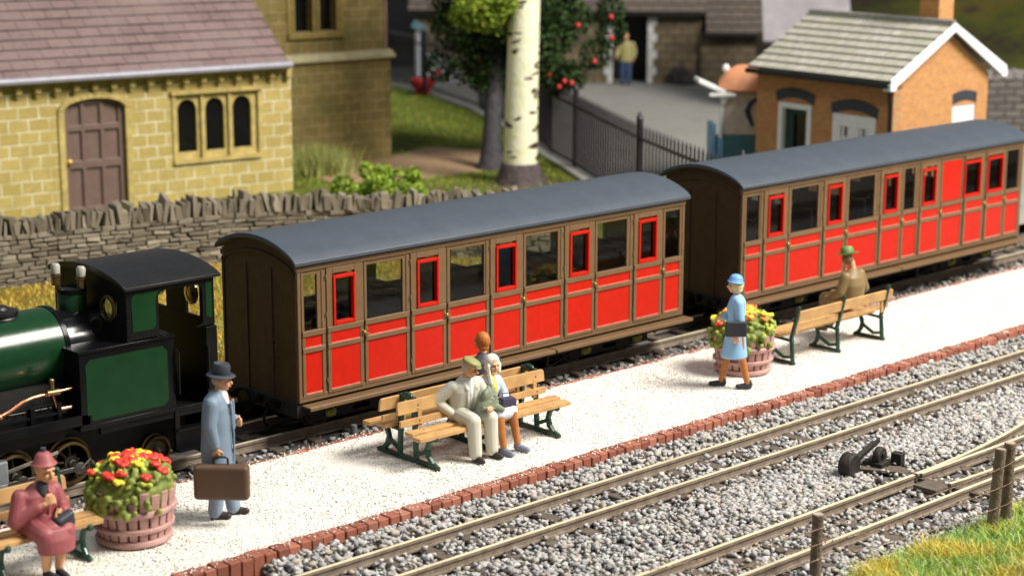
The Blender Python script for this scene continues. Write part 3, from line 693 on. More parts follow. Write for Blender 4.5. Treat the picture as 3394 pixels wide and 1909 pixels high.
for s in (0, 1):
    ya, yb = (0, .035) if not s else (CW-.035, CW)
    b.box(-2.47, -2.06, ya, yb, 1.64, 2.27); b.box(-2.06, -1.43, ya, yb, 2.19, 2.27); b.box(-1.43, -1.26, ya, yb, 1.66, 2.27); b.box(-1.40, -1.24, ya-.012, yb, .39, 1.64)
    for c_, r0 in (((-2.06, 2.19), (1, -1)), ((-1.43, 2.19), (-1, -1)), ((-1.43, 1.66), (-1, 1))):
        pts = [c_]+[(c_[0]+r0[0]*.09*(1-math.sin(a)), c_[1]+r0[1]*.09*(1-math.cos(a))) for a in np.linspace(0, PI/2, 6)]
        b.prism(pts, ya, yb, 'xz')
    yr = ya-.004 if not s else yb+.004
    for i in range(10): b.ball((-2.49, yr, 1.70+i*.06), .011, n=6, m=4)
    for i in range(8): b.ball((-2.44+i*.055, yr, 1.655), .011, n=6, m=4)
    for i in range(10): b.ball((-1.275, yr, 1.70+i*.06), .011, n=6, m=4)
b.box(-1.28, -1.24, .035, CW-.035, .39, 1.7); b.box(-1.28, -1.24, .035, .3, 1.7, 2.3); b.box(-1.28, -1.24, .6, 1.05, 1.7, 2.3); b.box(-1.28, -1.24, 1.35, CW-.035, 1.7, 2.3); b.box(-1.28, -1.24, .3, 1.35, 2.18, 2.34)
b.box(-2.5, -1.28, .04, CW-.04, .62, .68); b.box(-2.50, -2.46, .3, 1.35, .68, 1.6); b.box(-1.84, -1.83, .38, CW-.38, .68, 1.6) if False else None
b.build('cab', M['cabblack'], lo, bevel=.006, seg=1)
b = MB(); ys = np.linspace(-.05, CW+.05, 21)
b.prism([(y, roofz(y, -.05, CW+.05, 2.295, .15)) for y in ys]+[(y, roofz(y, -.05, CW+.05, 2.26, .13)) for y in ys[::-1]], -2.56, -1.19, 'yz')
b.prism([(y, roofz(y, -.055, CW+.055, 2.31, .16)) for y in ys]+[(y, roofz(y, -.055, CW+.055, 2.28, .14)) for y in ys[::-1]], -2.57, -2.53, 'yz')
b.box(-2.56, -1.19, -.06, -.045, 2.26, 2.30)
b.build('cab_roof', M['matblackdust'] if 'matblackdust' in M else M['matblack'], lo, smooth=35, bevel=.006)
for s in (0,):
    p = MB(); y0 = -.006
    p.prism([(-2.43, 1.74), (-2.14, 1.74), (-2.10, 1.80), (-2.10, 2.12), (-2.05, 2.2), (-2.40, 2.2), (-2.44, 2.14)], y0, y0+.006, 'xz'); p.build('cab_panel', M['greenpanel'], lo); p = MB(); p.prism([(-1.385, 1.78), (-1.30, 1.74), (-1.30, 2.2), (-1.385, 2.2)], y0, y0+.006, 'xz')
    p.build('cab_panel', M['greenpanel'], lo)
for y in yc:
    b = MB(); b.lathe([(.125, -2.535), (.165, -2.53), (.17, -2.51), (.14, -2.505), (.125, -2.51)], (0, y, 1.98), 'x', 28, loop=True); b.build('spectacle_ring', M['oldbrass'], lo, smooth=40)
    b = MB(); b.lathe([(0, -2.50), (.14, -2.50), (.14, -2.495), (0, -2.495)], (0, y, 1.98), 'x', 20); b.build('spectacle_glass', M['glass'], lo)
for y in (.45, 1.2):
    b = MB(); b.lathe([(.10, -1.31), (.145, -1.305), (.145, -1.285), (.10, -1.285)], (0, y, 1.98), 'x', 24, loop=True); b.build('rear_window_ring', M['steel'], lo, smooth=40)
    b = MB(); b.lathe([(0, -1.315), (.06, -1.31), (.11, -1.296), (.115, -1.286), (0, -1.286)], (0, y, 1.98), 'x', 24); b.build('rear_window', M['brass'], lo, smooth=40)
# handrails, step, copper pipe
b = MB()
for x in (-1.84, -1.405): b = MB(); b.tube([(x, -.01, .86), (x, -.05, .88), (x, -.05, 1.40), (x, -.01, 1.43)], .016, 8); b.build('handrail', M['black'], lo, smooth=40)
b = MB()
for x in (-1.83, -1.30): b.box(x-.035, x+.035, .03, .06, .12, .70)
b.box(-1.86, -1.27, -.02, .14, .12, .15); b.box(-1.86, -1.24, -.01, .12, .38, .41); b.box(-1.86, -1.24, .06, .09, .15, .40); b.box(-2.9, -1.24, .05, .10, .56, .66)
b.box(-1.24, -1.16, .1, CW-.1, .2, .5)
b.build('cab_step', M['black'], lo, bevel=.005)
b = MB(); b.lathe([(0, 0), (.06, 0), (.05, .2), (.035, .24), (.035, .30), (.16, .32), (.17, .335), (.16, .35), (0, .36)], (-1.16, C-.1, .33), 'x', 22); b.build('buffer', M['black'], lo, smooth=40)
b = MB(); b.lathe([(.13, 0), (.165, 0), (.165, .014), (.13, .014)], (-.81, C-.1, .33), 'x', 26, loop=True); b.build('buffer_rim', M['oldbrass'], lo, smooth=40)
b = MB(); b.tube([(-5.2, .12, 1.00), (-4.4, .12, 1.00), (-4.15, .12, 1.015), (-4.0, .12, 1.06), (-3.86, .12, 1.13), (-3.72, .12, 1.16), (-3.5, .12, 1.17), (-3.2, .12, 1.18)], [.025]*5+[.023, .02, .016], 10)
b.tube([(-3.47, .12, 1.17), (-3.44, .12, 1.05), (-3.42, .12, .98)], .018, 8); b.cyl((-3.42, .12, .955), (-3.24, .12, .955), .028, n=10)
b.ball((-4.16, .11, 1.01), .045, n=10, m=7); b.cyl((-3.54, .12, 1.15), (-3.54, .12, 1.19), .045, n=10)
b.build('injector_pipe', M['copper'], lo, smooth=45)
b = MB(); b.cyl((-3.47, .12, 1.19), (-3.47, .12, 1.30), .028, n=10); b.ball((-3.47, .12, 1.31), (.04, .03, .035), n=10, m=6); b.cyl((-3.54, .12, 1.17), (-3.38, .12, 1.17), .04, n=12); b.build('valve', M['oldbrass'], lo, smooth=45)
b = MB()
for i in range(9):
    x = -4.15+i*.1; b.tube([(x, .16, .96), (x+.03, .14, .99+.02*random.random()), (x+.07, .16, .97)], .009, 6)
b.tube([(-4.6, .14, 1.12), (-4.0, .14, 1.0), (-3.3, .16, .98)], .012, 6); b.build('pipework', M['black'], lo, smooth=40)
# wheels and rods
def locowheel(x, z, r, name, spokes=9, solid=False):
    for y, s in ((.42, -1), (1.234, 1)):
        w_ = MB(); f = lambda pr: [(a, y+s*(-h)) for a, h in pr]
        w_.lathe(f([(r*.80, -.035), (r*.93, -.035), (r, -.02), (r*1.0, .035), (r*1.1, .045), (r*1.1, .065), (r*.80, .065)]), (x, 0, z), 'y', 40, loop=True)
        o = w_.build(name, M['oldbrass'], lo, smooth=35)
        k = MB(); k.lathe(f([(0, -.03), (r*.33, -.03), (r*.36, 0), (0, .02)]), (x, 0, z), 'y', 24)
        if solid: k.lathe(f([(0, .0), (r*.82, .0), (r*.82, .02), (0, .02)]), (x, 0, z), 'y', 30)
        else:
            for i in range(spokes):
                a = 2*PI*i/spokes+.2; k.cyl((x+r*.3*math.cos(a), y, z+r*.3*math.sin(a)), (x+r*.84*math.cos(a), y, z+r*.84*math.sin(a)), r*.06, n=8)
            k.prism([(x+r*q*math.cos(a), z+r*q*math.sin(a)) for q, rg in ((.45, np.linspace(.15, 1.5, 8)), (.82, np.linspace(1.5, .15, 8))) for a in rg], y+s*-.02*-1, y+s*.02, 'xz')
        k.build('wheel_centre', M['wheelbrown'], o, smooth=35)
        h = MB(); h.lathe(f([(0, -.055), (r*.15, -.055), (r*.17, -.03), (0, -.02)]), (x, 0, z), 'y', 18); h.build('axle_end', M['steel'], o, smooth=40)
M['wheelbrown'] = mat('brown_wheel_centre', (.075, .055, .035), .4, .4, var=.3)
for x in (-5.35, -3.87, -3.113): locowheel(x, .176, .278, 'driving_wheel')
locowheel(-1.894, .075, .185, 'trailing_wheel', solid=True)
b = MB(); b.obox((-4.0, .30, .12), (1.9, .025, .055)); b.lathe([(0, -.02), (.075, -.02), (.075, .03), (0, .03)], (-3.06, .30, .12), 'y', 18); b.lathe([(0, -.02), (.07, -.02), (.07, .03), (0, .03)], (-3.82, .30, .12), 'y', 18)
b.obox((-4.15, .26, .27), (1.6, .025, .045), (0, R(-9), 0)); b.tube([(-3.06, .27, .12), (-2.93, .27, .22), (-2.88, .27, .15)], .02, 8); b.build('coupling_rod', M['steel'], lo, bevel=.006)
b = MB(); b.obox((-4.20, .16, .34), (.22, .12, .28)); b.obox((-4.18, .15, .14), (.16, .10, .16)); b.box(-4.9, -4.2, .12, .24, .16, .2); b.build('crosshead', mat('grey_casting', (.22, .24, .25), .45, .3, var=.3), lo, bevel=.02)
# ------------------------------------------------------------------ benches
M['hole'] = M['dark']
def plank(t, x0, x1, y, z, w, h, tilt, holes, name='slat', rnd=True):
    b = MB(); b.M = Matrix.Translation((0, y, z)) @ Matrix.Rotation(tilt, 4, 'X')
    if rnd and h > .1:   # back board with rounded upper corners, standing (w = thickness)
        c = .045; pts = [(x0, -h/2), (x1, -h/2)]+[(x1-c+c*math.cos(a), h/2-c+c*math.sin(a)) for a in np.linspace(0, PI/2, 5)]+[(x0+c-c*math.cos(a), h/2-c+c*math.sin(a)) for a in np.linspace(PI/2, 0, 5)]
        b.prism(pts, -w/2, w/2, 'xz')
    else: b.obox(((x0+x1)/2, 0, 0), (x1-x0, w, h))
    o = b.build(name, M['benchwood'], t, bevel=.006)
    k = MB(); k.M = b.M
    for x in holes:
        if h > w: k.cyl((x, -w/2-.002, 0), (x, -w/2+.004, 0), .011, n=10)
        else: k.cyl((x, 0, h/2-.004), (x, 0, h/2+.002), .011, n=10)
    if holes: k.build('bolt', M['hole'], o)
def ironside(t, x, s, double):
    b = MB(); tk = .055
    def sw(pts, wd):
        pts = [Vector((x, s*p[0], p[1])) for p in pts]; n = len(pts)
        for i in range(n-1):
            a, c = pts[i], pts[i+1]; d = (c-a); L = d.length; ang = math.atan2(d.z, d.y)
            b.obox((a+c)/2, (tk, L+.03, wd[i] if isinstance(wd, list) else wd), (ang, 0, 0))
    sides = (1, -1) if double else (1,)
    for q in sides:
        f = lambda pts: [(q*p[0]+(0 if double else 0), p[1]) for p in pts]
        o_ = .12 if double else 0
        sw(f([(-.60+(.02), .02), (-.47, .06), (-.40, .13), (-.37, .22), (-.40, .31), (-.46, .37), (-.52, .39)] if double else [(-.36, .02), (-.29, .05), (-.235, .12), (-.215, .21), (-.24, .30), (-.30, .36), (-.37, .385)]), [.05, .06, .065, .06, .055, .05])
        b.ball((x, s*q*(-.53 if double else -.38), .385), (.04, .045, .04), n=10, m=7)
        sw(f([(-.52, .385), (-.12, .36)] if double else [(-.37, .385), (.16, .36)]), .04)
    if double:
        sw([(-.55, .03), (.55, .03)], .06); sw([(-.16, .03), (-.14, .4), (-.11, .82)], .06); sw([(.16, .03), (.14, .4), (.11, .82)], .06); sw([(-.38, .2), (-.15, .1)], .05); sw([(.38, .2), (.15, .1)], .05)
        sw([(-.10, .8), (.10, .8)], .05); b.ball((x, 0, .83), (.045, .10, .045), n=10, m=7)
    else:
        sw([(-.33, .03), (.2, .03)], .05); sw([(.17, .0), (.15, .2), (.13, .4), (.19, .62), (.245, .86)], [.06, .06, .06, .055]); sw([(-.22, .2), (.0, .09), (.14, .12)], .045); b.ball((x, s*.25, .87), (.035, .04, .035), n=10, m=7)
    return b.build('iron_leg', M['benchgreen'], t, bevel=.018, seg=3)
def bench(name, label, loc, rz, x0, x1, legs, double):
    t = thing(name, label, 'bench', loc, rz, 'slatted benches on the platform')
    ho = [legs[0]+.03, (x0+x1)/2, legs[-1]-.03]
    for q in ((1, -1) if double else (1,)):
        s0, s1, by = (-.49, -.27, -.165) if double else (-.31, -.10, .16)
        plank(t, x0, x1, q*s0, .42, .15, .05, 0, ho); plank(t, x0+.06, x1+.03, q*s1, .425, .15, .05, 0, ho)
        plank(t, x0-.02 if q > 0 else x0-.06, x1-.10, q*(by+(.02 if double else .05)), .735, .035, .16, (-.12 if q > 0 else .12) if double else -.2, ho if q > 0 else [], 'backrest')
        plank(t, x0, x1-.10, q*(by-.01), .545, .035, .085, (-.08*q), ho if q > 0 else [], 'back_slat')
        for xl in (legs[0]+.05, legs[-1]-.05):
            b = MB(); b.box(xl-.03, xl+.03, q*(by+.01)-.02, q*(by+.01)+.02, .46, .70); b.build('back_upright', M['benchwood'], t, bevel=.004)
    for x in legs: ironside(t, x, 1, double)
    return t
bench('park_bench', 'double sided wooden bench on green iron legs with the cream suited couple', (0, -1.86, .004), -1, .0, 2.52, (.27, 1.28, 2.3), True)
bench('park_bench', 'wooden bench at the left edge beneath the woman in maroon', (-4.45, -1.90, .004), 0, -2.25, .17, (-2.05, -.95, 0), False)
bench('park_bench', 'wooden bench seen from behind with three green iron uprights facing the farther coach', (8.5, -2.06, .004), 180, -1.25, 1.15, (-1.12, 0.0, 1.1), False)

# ------------------------------------------------------------------ flower barrels
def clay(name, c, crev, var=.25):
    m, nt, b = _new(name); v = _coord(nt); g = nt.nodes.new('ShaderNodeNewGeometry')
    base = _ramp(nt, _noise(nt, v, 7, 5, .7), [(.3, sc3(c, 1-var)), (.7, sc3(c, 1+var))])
    f = _ramp(nt, g.outputs['Pointiness'], [(.44, (0, 0, 0)), (.53, (1, 1, 1))])  # creases take the crev colour, so crevice shade is painted in
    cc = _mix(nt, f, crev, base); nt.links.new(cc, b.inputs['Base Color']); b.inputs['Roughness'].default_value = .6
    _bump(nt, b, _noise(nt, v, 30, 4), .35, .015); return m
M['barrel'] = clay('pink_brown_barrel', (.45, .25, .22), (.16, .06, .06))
M['barrelgap'] = mat('barrel_gap_shade', (.14, .06, .055), .7)
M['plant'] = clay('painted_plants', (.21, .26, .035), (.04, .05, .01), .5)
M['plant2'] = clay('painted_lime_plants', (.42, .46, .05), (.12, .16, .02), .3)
M['redfl'] = mat('painted_red_flowers', (.68, .05, .03), .45, var=.25, vs=18, bump=.4, bs=60)
M['yelfl'] = mat('painted_yellow_flowers', (.80, .62, .04), .5, var=.2, vs=18)
M['orafl'] = mat('painted_orange_flowers', (.75, .22, .04), .5, var=.25, vs=18)
def barrel(label, loc, seed, spill, cols, lime):
    random.seed(seed); t = thing('flower_barrel', label, 'planter', loc, 0, 'flower filled half barrels')
    b = MB(); n = 22
    for i in range(n):
        a0, a1 = 2*PI*i/n+.028, 2*PI*(i+1)/n-.028; r = lambda z: .36+.10*z/.62+.012*math.sin(PI*z/.62)
        zt = .63+random.uniform(-.03, .02); dr = random.uniform(-.006, .008); vs = []
        for z in (0, .2, .4, zt):
            for a, q in ((a0, 0), ((a0+a1)/2, .006), (a1, 0)):
                vs.append(((r(z)+dr+q)*math.cos(a), (r(z)+dr+q)*math.sin(a), z))
            for a in (a1, a0): vs.append(((r(z)-.05)*math.cos(a), (r(z)-.05)*math.sin(a), z))
        fs = [(k*5+i2, k*5+(i2+1) % 5, (k+1)*5+(i2+1) % 5, (k+1)*5+i2) for k in range(3) for i2 in range(5)]+[(4, 3, 2, 1, 0), (15, 16, 17, 18, 19)]
        b.add(vs, fs)
    b.build('staves', M['barrel'], t, smooth=35, bevel=.009)
    b = MB(); b.lathe([(0, .01), (.345, .01), (.435, .56), (0, .56)], n=30); b.build('gap_shade_core', M['barrelgap'], t, smooth=40)  # dark core added so the gaps between staves look shaded
    for z, h in ((.015, .075), (.175, .06), (.36, .075)):
        k = MB(); rr = .36+.10*z/.62+.01
        k.lathe([(rr-.03, z), (rr+.022, z), (rr+.044, z+h*.3), (rr+.046, z+h*.75), (rr+.028, z+h), (rr-.02, z+h)], n=44, wob=.008, loop=True); k.build('hoop', M['barrel'], t, smooth=40)
    f = MB(); f.ball((0, 0, .58), (.46, .46, .32), n=24, m=12)
    for i in range(190):
        a = random.uniform(0, 2*PI); e = random.uniform(.02, 1)**.7*PI/2; k = .47
        p = Vector((k*math.cos(a)*math.cos(e), k*math.sin(a)*math.cos(e), .58+.34*math.sin(e)))
        f.ball(p, (random.uniform(.03, .06), random.uniform(.03, .06), random.uniform(.02, .04)), (random.random()*3, random.random()*3, 0), n=8, m=5)
    for i in range(70 if spill else 0):
        a = R(195)+random.gauss(0, .55); z = random.uniform(.40, .62)
        f.ball(((.47+random.uniform(0, .04))*math.cos(a), (.47+random.uniform(0, .04))*math.sin(a), z), random.uniform(.03, .055), n=8, m=5)
    f.sculpt('plants', M['plant'], t, vox=.014, it=2)
    g = MB()
    for i in range(60 if lime else 18):
        a = random.uniform(0, 2*PI); e = random.uniform(.05, 1.3); p = Vector((.485*math.cos(a)*math.cos(e), .485*math.sin(a)*math.cos(e), .585+.35*math.sin(e)))
        g.ball(p, (random.uniform(.03, .055), random.uniform(.03, .055), .03), (random.random(), random.random(), 0), n=10, m=6)
    g.sculpt('lime_leaves', M['plant2'], t, vox=.012, it=1)
    for c, k in cols:
        g = MB()
        for i in range(k):
            a = random.uniform(0, 2*PI); e = random.uniform(.45, 1.5); q = Vector((.50*math.cos(a)*math.cos(e), .50*math.sin(a)*math.cos(e), .59+.365*math.sin(e)))
            for j in range(6):
                w_ = 2*PI*j/5+random.random()*.5; g.ball(q+Vector((.036*math.cos(w_), .036*math.sin(w_), random.uniform(-.015, .015))), (.038, .034, .026), (random.random(), random.random(), 0), n=8, m=5)
        g.sculpt('flowers', M[c], t, vox=.011, it=1)
    random.seed(7)
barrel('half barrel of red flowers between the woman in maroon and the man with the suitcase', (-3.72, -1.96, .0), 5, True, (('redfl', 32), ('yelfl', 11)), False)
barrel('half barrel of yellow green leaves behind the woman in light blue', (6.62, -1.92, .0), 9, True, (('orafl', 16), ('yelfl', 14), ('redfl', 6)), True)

# ------------------------------------------------------------------ people
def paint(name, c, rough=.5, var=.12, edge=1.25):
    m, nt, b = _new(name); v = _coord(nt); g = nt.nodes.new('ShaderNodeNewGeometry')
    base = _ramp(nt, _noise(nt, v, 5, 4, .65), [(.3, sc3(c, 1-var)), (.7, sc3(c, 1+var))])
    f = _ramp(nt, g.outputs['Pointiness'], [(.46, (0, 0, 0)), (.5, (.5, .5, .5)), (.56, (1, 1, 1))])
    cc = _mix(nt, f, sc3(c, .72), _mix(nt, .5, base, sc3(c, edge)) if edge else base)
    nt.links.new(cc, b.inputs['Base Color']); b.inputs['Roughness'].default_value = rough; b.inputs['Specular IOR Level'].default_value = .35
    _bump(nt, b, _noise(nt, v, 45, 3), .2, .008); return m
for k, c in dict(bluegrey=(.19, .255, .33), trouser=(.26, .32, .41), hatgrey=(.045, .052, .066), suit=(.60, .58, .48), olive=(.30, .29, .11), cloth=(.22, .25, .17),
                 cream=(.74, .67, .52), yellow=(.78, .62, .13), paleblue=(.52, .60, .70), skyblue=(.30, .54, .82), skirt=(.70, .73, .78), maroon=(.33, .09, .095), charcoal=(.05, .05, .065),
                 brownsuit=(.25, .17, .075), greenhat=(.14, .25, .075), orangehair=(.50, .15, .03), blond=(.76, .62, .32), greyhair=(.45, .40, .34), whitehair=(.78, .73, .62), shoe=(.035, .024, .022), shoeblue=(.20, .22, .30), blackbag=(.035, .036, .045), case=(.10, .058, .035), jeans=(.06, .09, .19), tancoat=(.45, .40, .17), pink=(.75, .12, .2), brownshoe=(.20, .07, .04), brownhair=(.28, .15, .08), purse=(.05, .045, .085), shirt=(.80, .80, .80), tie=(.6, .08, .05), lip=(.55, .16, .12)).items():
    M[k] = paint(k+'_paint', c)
def rotv(v, yaw, pitch=0):
    v = Vector(v); v = Matrix.Rotation(pitch, 3, 'X') @ v; return Matrix.Rotation(yaw, 3, 'Z') @ v
def head(b, c, yaw=0, pitch=0, k=1.):
    c = Vector(c); P = lambda x, y, z: c+rotv((x*k, y*k, z*k), yaw, pitch); E = (pitch, 0, yaw)
    b.ball(c+rotv((0, .012*k, .03*k), yaw, pitch), (.077*k, .094*k, .092*k), E); b.ball(P(0, -.02, -.04), (.062*k, .07*k, .078*k), E)
    b.ball(P(0, -.045, -.085), (.035*k, .035*k, .03*k), E)               # chin
    b.cap(P(0, -.085, .012), .011*k, P(0, -.108, -.028), .017*k)          # nose
    for s in (-1, 1):
        b.ball(P(s*.076, .005, -.012), (.012*k, .024*k, .034*k), E); b.ball(P(s*.036, -.066, -.032), (.026*k, .022*k, .024*k), E)
    b.cap(P(-.04, -.080, .030), .014*k, P(.04, -.080, .030), .014*k)      # brow
    b.cap(P(-.018, -.088, -.06), .009*k, P(.018, -.088, -.06), .009*k)
def face(parent, c, yaw=0, pitch=0, k=1.):
    c = Vector(c); P = lambda x, y, z: c+rotv((x*k, y*k, z*k), yaw, pitch)
    for s in (-1, 1):
        b = MB(); b.ball(P(s*.032, -.085, .010), (.013*k, .009*k, .008*k), (pitch, 0, yaw), n=10, m=6); b.build('eye', M['dark'], parent, smooth=60)
    b = MB(); b.ball(P(0, -.096, -.06), (.024*k, .008*k, .008*k), (pitch, 0, yaw), n=10, m=6); b.build('mouth', M['lip'], parent, smooth=60)
def hand(b, w, d, n, side, curl=.8, k=1.):
    """w wrist, d direction of the fingers, n palm normal (fingers close towards it), side = direction of the thumb"""
    w, d, n, side = Vector(w), Vector(d).normalized(), Vector(n).normalized(), Vector(side).normalized()
    for q in (-.6, -.2, .2, .6): b.cap(w+d*.015*k, .021*k, w+d*.075*k+side*q*.05*k, .015*k)
    for i, (q, L) in enumerate(((.66, .068), (.24, .078), (-.2, .072), (-.62, .055))):
        p = w+d*.085*k+side*q*.052*k; a = 0; r = .0115*k
        for j in range(3):
            a += curl*(.55 if j == 0 else .9); e = d*math.cos(a)+n*math.sin(a); p2 = p+e*L*k*(.45, .32, .25)[j]; b.cap(p, r, p2, r*.92); p = p2; r *= .92
    p = w+d*.03*k+side*.03*k; p1 = p+(side*.8+d*.6+n*.3).normalized()*.045*k; p2 = p1+(d*.8+n*.5*curl+side*.1).normalized()*.04*k
    b.cap(p, .016*k, p1, .013*k); b.cap(p1, .013*k, p2, .010*k)
def shoe(parent, toes, m, heel=.0):
    for a, t_ in toes:
        b = MB(); a, t_ = Vector(a), Vector(t_); b.cap(a+Vector((0, 0, .045)), .045, t_+Vector((0, 0, .03)), .036); b.cap(a+Vector((0, 0, .03)), .04, a.lerp(t_, .6)+Vector((0, 0, .035)), .044)
        b.cap(a+Vector((0, 0, .05)), .04, a+Vector((0, 0, .10)), .034)
        o = b.sculpt('shoe', m, parent, vox=.009, it=2)
        for v in o.data.vertices: v.co.z = max(v.co.z, 0.002)
def person(label, loc, rz, group=None): return thing('person', label, 'person', loc, rz, group)
V3 = lambda *a: Vector(a)

# man with the suitcase: stands in profile, coat to the thigh
t = person('standing man in blue grey overcoat and dark hat holding a large brown suitcase', (-2.62, -2.02, .012), 44)
b = MB(); hc = V3(0, -.055, 1.585); head(b, hc, 0, .05)
b.cap((0, 0, 1.42), .052, (0, -.03, 1.52), .05); b.loft([(0, 0, .85, .14, .09), (0, .01, 1.1, .15, .09), (0, .01, 1.38, .17, .08), (0, 0, 1.44, .06, .05)])
for s in (-1, 1): b.chain([(s*.16, .01, 1.37), (s*.24, .03, 1.1)], [.05, .04]); b.chain([(s*.09, 0, .88), (s*.09, -.02 if s < 0 else -.08, .5), (s*.09, .05 if s < 0 else -.12, .12)], [.08, .055, .04])
b.chain([(-.24, .03, 1.1), (-.245, -.01, .88)], [.04, .033]); hand(b, (-.245, -.01, .875), (0, -.05, -1), (1, 0, 0), (0, -1, 0), 1.5)
b.chain([(.24, .03, 1.1), (.14, -.19, 1.08)], [.04, .033]); hand(b, (.14, -.19, 1.08), (-.75, -.6, .05), (0, .7, -.3), (0, 0, 1), 1.0)
bo = b.sculpt('body', M['skin'], t, vox=.0085, it=2); face(bo, hc, 0, .05)
b = MB(); b.loft([(0, .02, .60, .235, .17), (0, .02, .62, .245, .18), (0, .03, .80, .24, .175), (0, .025, 1.0, .225, .165), (0, .02, 1.15, .235, .165), (0, .02, 1.30, .245, .15), (0, .025, 1.38, .215, .125), (0, .015, 1.44, .12, .085), (0, .0, 1.475, .075, .065)], 28)
for s in (-1, 1): b.ball((s*.20, .02, 1.365), (.085, .085, .08))
b.chain([(-.215, .02, 1.36), (-.275, .04, 1.12), (-.25, -.005, .90)], [.085, .075, .058]); b.chain([(.215, .02, 1.36), (.28, .03, 1.10), (.17, -.16, 1.08)], [.085, .078, .06])
b.cap((-.05, -.155, 1.34), .02, (-.03, -.17, 1.02), .016); b.cap((.06, -.155, 1.34), .02, (.04, -.17, 1.02), .016); b.cap((-.03, -.175, 1.0), .014, (-.02, -.17, .62), .014)
b.sculpt('overcoat', M['bluegrey'], t, vox=.011, it=3)
b = MB(); b.loft([(0, -.115, 1.06, .02, .04), (0, -.11, 1.25, .05, .045), (0, -.07, 1.40, .07, .05), (0, -.035, 1.48, .058, .06), (0, -.03, 1.49, .05, .05)]); b.sculpt('shirt', M['shirt'], t, vox=.01, it=1)
b = MB(); b.cap((0, -.112, 1.40), .014, (0, -.158, 1.22), .02); b.build('tie', M['tie'], t, smooth=60)
b = MB()
b.chain([(-.09, .01, .72), (-.09, .0, .48), (-.09, .05, .085)], [.11, .095, .085]); b.chain([(.09, 0, .72), (.09, -.07, .48), (.09, -.12, .085)], [.11, .095, .085]); b.sculpt('trousers', M['trouser'], t, vox=.011, it=3)
shoe(t, [((-.09, .07, 0), (-.09, -.10, 0)), ((.09, -.10, 0), (.10, -.27, 0))], M['shoe'])
b = MB(); b.ball(hc+V3(0, .03, .0), (.085, .088, .075)); b.sculpt('hair', M['greyhair'], t, vox=.011, it=1)
b = MB(); b.M = Matrix.Translation(hc+V3(0, .01, .062)) @ Matrix.Rotation(R(5), 4, 'X')
b.lathe([(0, -.002), (.155, -.012), (.166, -.004), (.15, .008), (.104, .014), (.100, .10), (.085, .135), (.035, .112), (0, .105)], n=28)
for i, p in enumerate(b.v): b.v[i] = Vector((p.x*.86 if p.z < hc.z+.085 else p.x*.9, p.y, p.z))
b.build('hat', M['hatgrey'], t, smooth=50)
# suitcase stands on nothing: it hangs from his hand, long side across his path
sx = t.matrix_basis
case = thing('suitcase', 'large brown leather suitcase hanging from the hand of the man in blue grey', 'suitcase', (-2.62+math.cos(R(44))*-.30-math.sin(R(44))*-.06, -2.02+math.sin(R(44))*-.30+math.cos(R(44))*-.06, .30), 44)
b = MB(); b.obox((0, -.02, .215), (.16, .62, .40)); b.build('case', M['case'], case, bevel=.05, seg=4)
b = MB(); b.tube([(.02, -.09, .42), (.02, -.09, .475), (.02, -.06, .495), (.02, .04, .495), (.02, .07, .475), (.02, .07, .42)], .013, 8); b.build('handle', M['dark'], case, smooth=50)

# woman in light blue walking past the barrel
t = person('woman in light blue coat and blue hat walking towards the left', (5.82, -2.44, .012), 226)
b = MB(); hc = V3(0, -.035, 1.475); head(b, hc, 0, .0, .92)
b.cap((0, .0, 1.32), .045, (0, -.02, 1.42), .042); b.loft([(0, 0, .8, .13, .09), (0, 0, 1.05, .12, .08), (0, .0, 1.28, .15, .07), (0, 0, 1.34, .05, .04)])
b.chain([(.16, .01, 1.27), (.19, .03, 1.03), (.195, -.01, .80)], [.04, .035, .03]); hand(b, (.195, -.01, .80), (0, -.05, -1), (-1, 0, 0), (0, -1, 0), .8)
b.chain([(-.16, .01, 1.27), (-.20, -.02, 1.03), (-.12, -.2, .98)], [.04, .035, .03]); hand(b, (-.12, -.2, .98), (.5, -.8, 0), (0, 0, -1), (.5, .3, .6), .8)
bo = b.sculpt('body', M['skin2'], t, vox=.0085, it=2); face(bo, hc, 0, 0, .92)
b = MB(); b.chain([(.075, .02, .82), (.08, .07, .46), (.08, .17, .09)], [.09, .062, .045]); b.chain([(-.075, -.01, .82), (-.075, -.10, .47), (-.07, -.18, .08)], [.09, .062, .045])
b.sculpt('stockings', M['tan'], t, vox=.009, it=2)
b = MB(); b.loft([(0, -.02, .44, .175, .185), (0, -.02, .46, .18, .19), (0, -.01, .66, .175, .155), (0, .0, .86, .168, .135), (0, .0, 1.0, .145, .115), (0, -.01, 1.14, .165, .135), (0, .01, 1.25, .175, .115), (0, .005, 1.31, .12, .085), (0, 0, 1.345, .06, .055)], 28)
for s in (-1, 1): b.ball((s*.165, .01, 1.255), (.07, .07, .065))
b.chain([(.18, .01, 1.25), (.215, .03, 1.03), (.205, .0, .835)], [.068, .062, .05]); b.chain([(-.18, .01, 1.25), (-.22, -.02, 1.03), (-.14, -.17, .98)], [.068, .062, .05])
b.sculpt('coat', M['skyblue'], t, vox=.011, it=3)
shoe(t, [((.08, .20, 0), (.085, .04, 0)), ((-.07, -.15, 0), (-.07, -.33, 0))], M['blackbag'])
b = MB(); b.ball(hc+V3(0, .03, .0), (.095, .098, .10)); b.ball(hc+V3(.0, .045, -.065), (.085, .07, .05)); b.sculpt('hair', M['blond'], t, vox=.011, it=1)
b = MB(); b.M = Matrix.Translation(hc+V3(0, .012, .045)) @ Matrix.Rotation(R(-8), 4, 'X'); b.lathe([(0, 0), (.115, -.008), (.12, .004), (.10, .02), (.094, .06), (.07, .095), (.03, .11), (0, .113)], n=24); b.build('hat', M['skyblue2'] if 'skyblue2' in M else paint('hat_blue_paint', (.16, .36, .72)), t, smooth=60)
bag = MB(); bag.obox((0, 0, 0), (.075, .30, .22)); a = R(226)
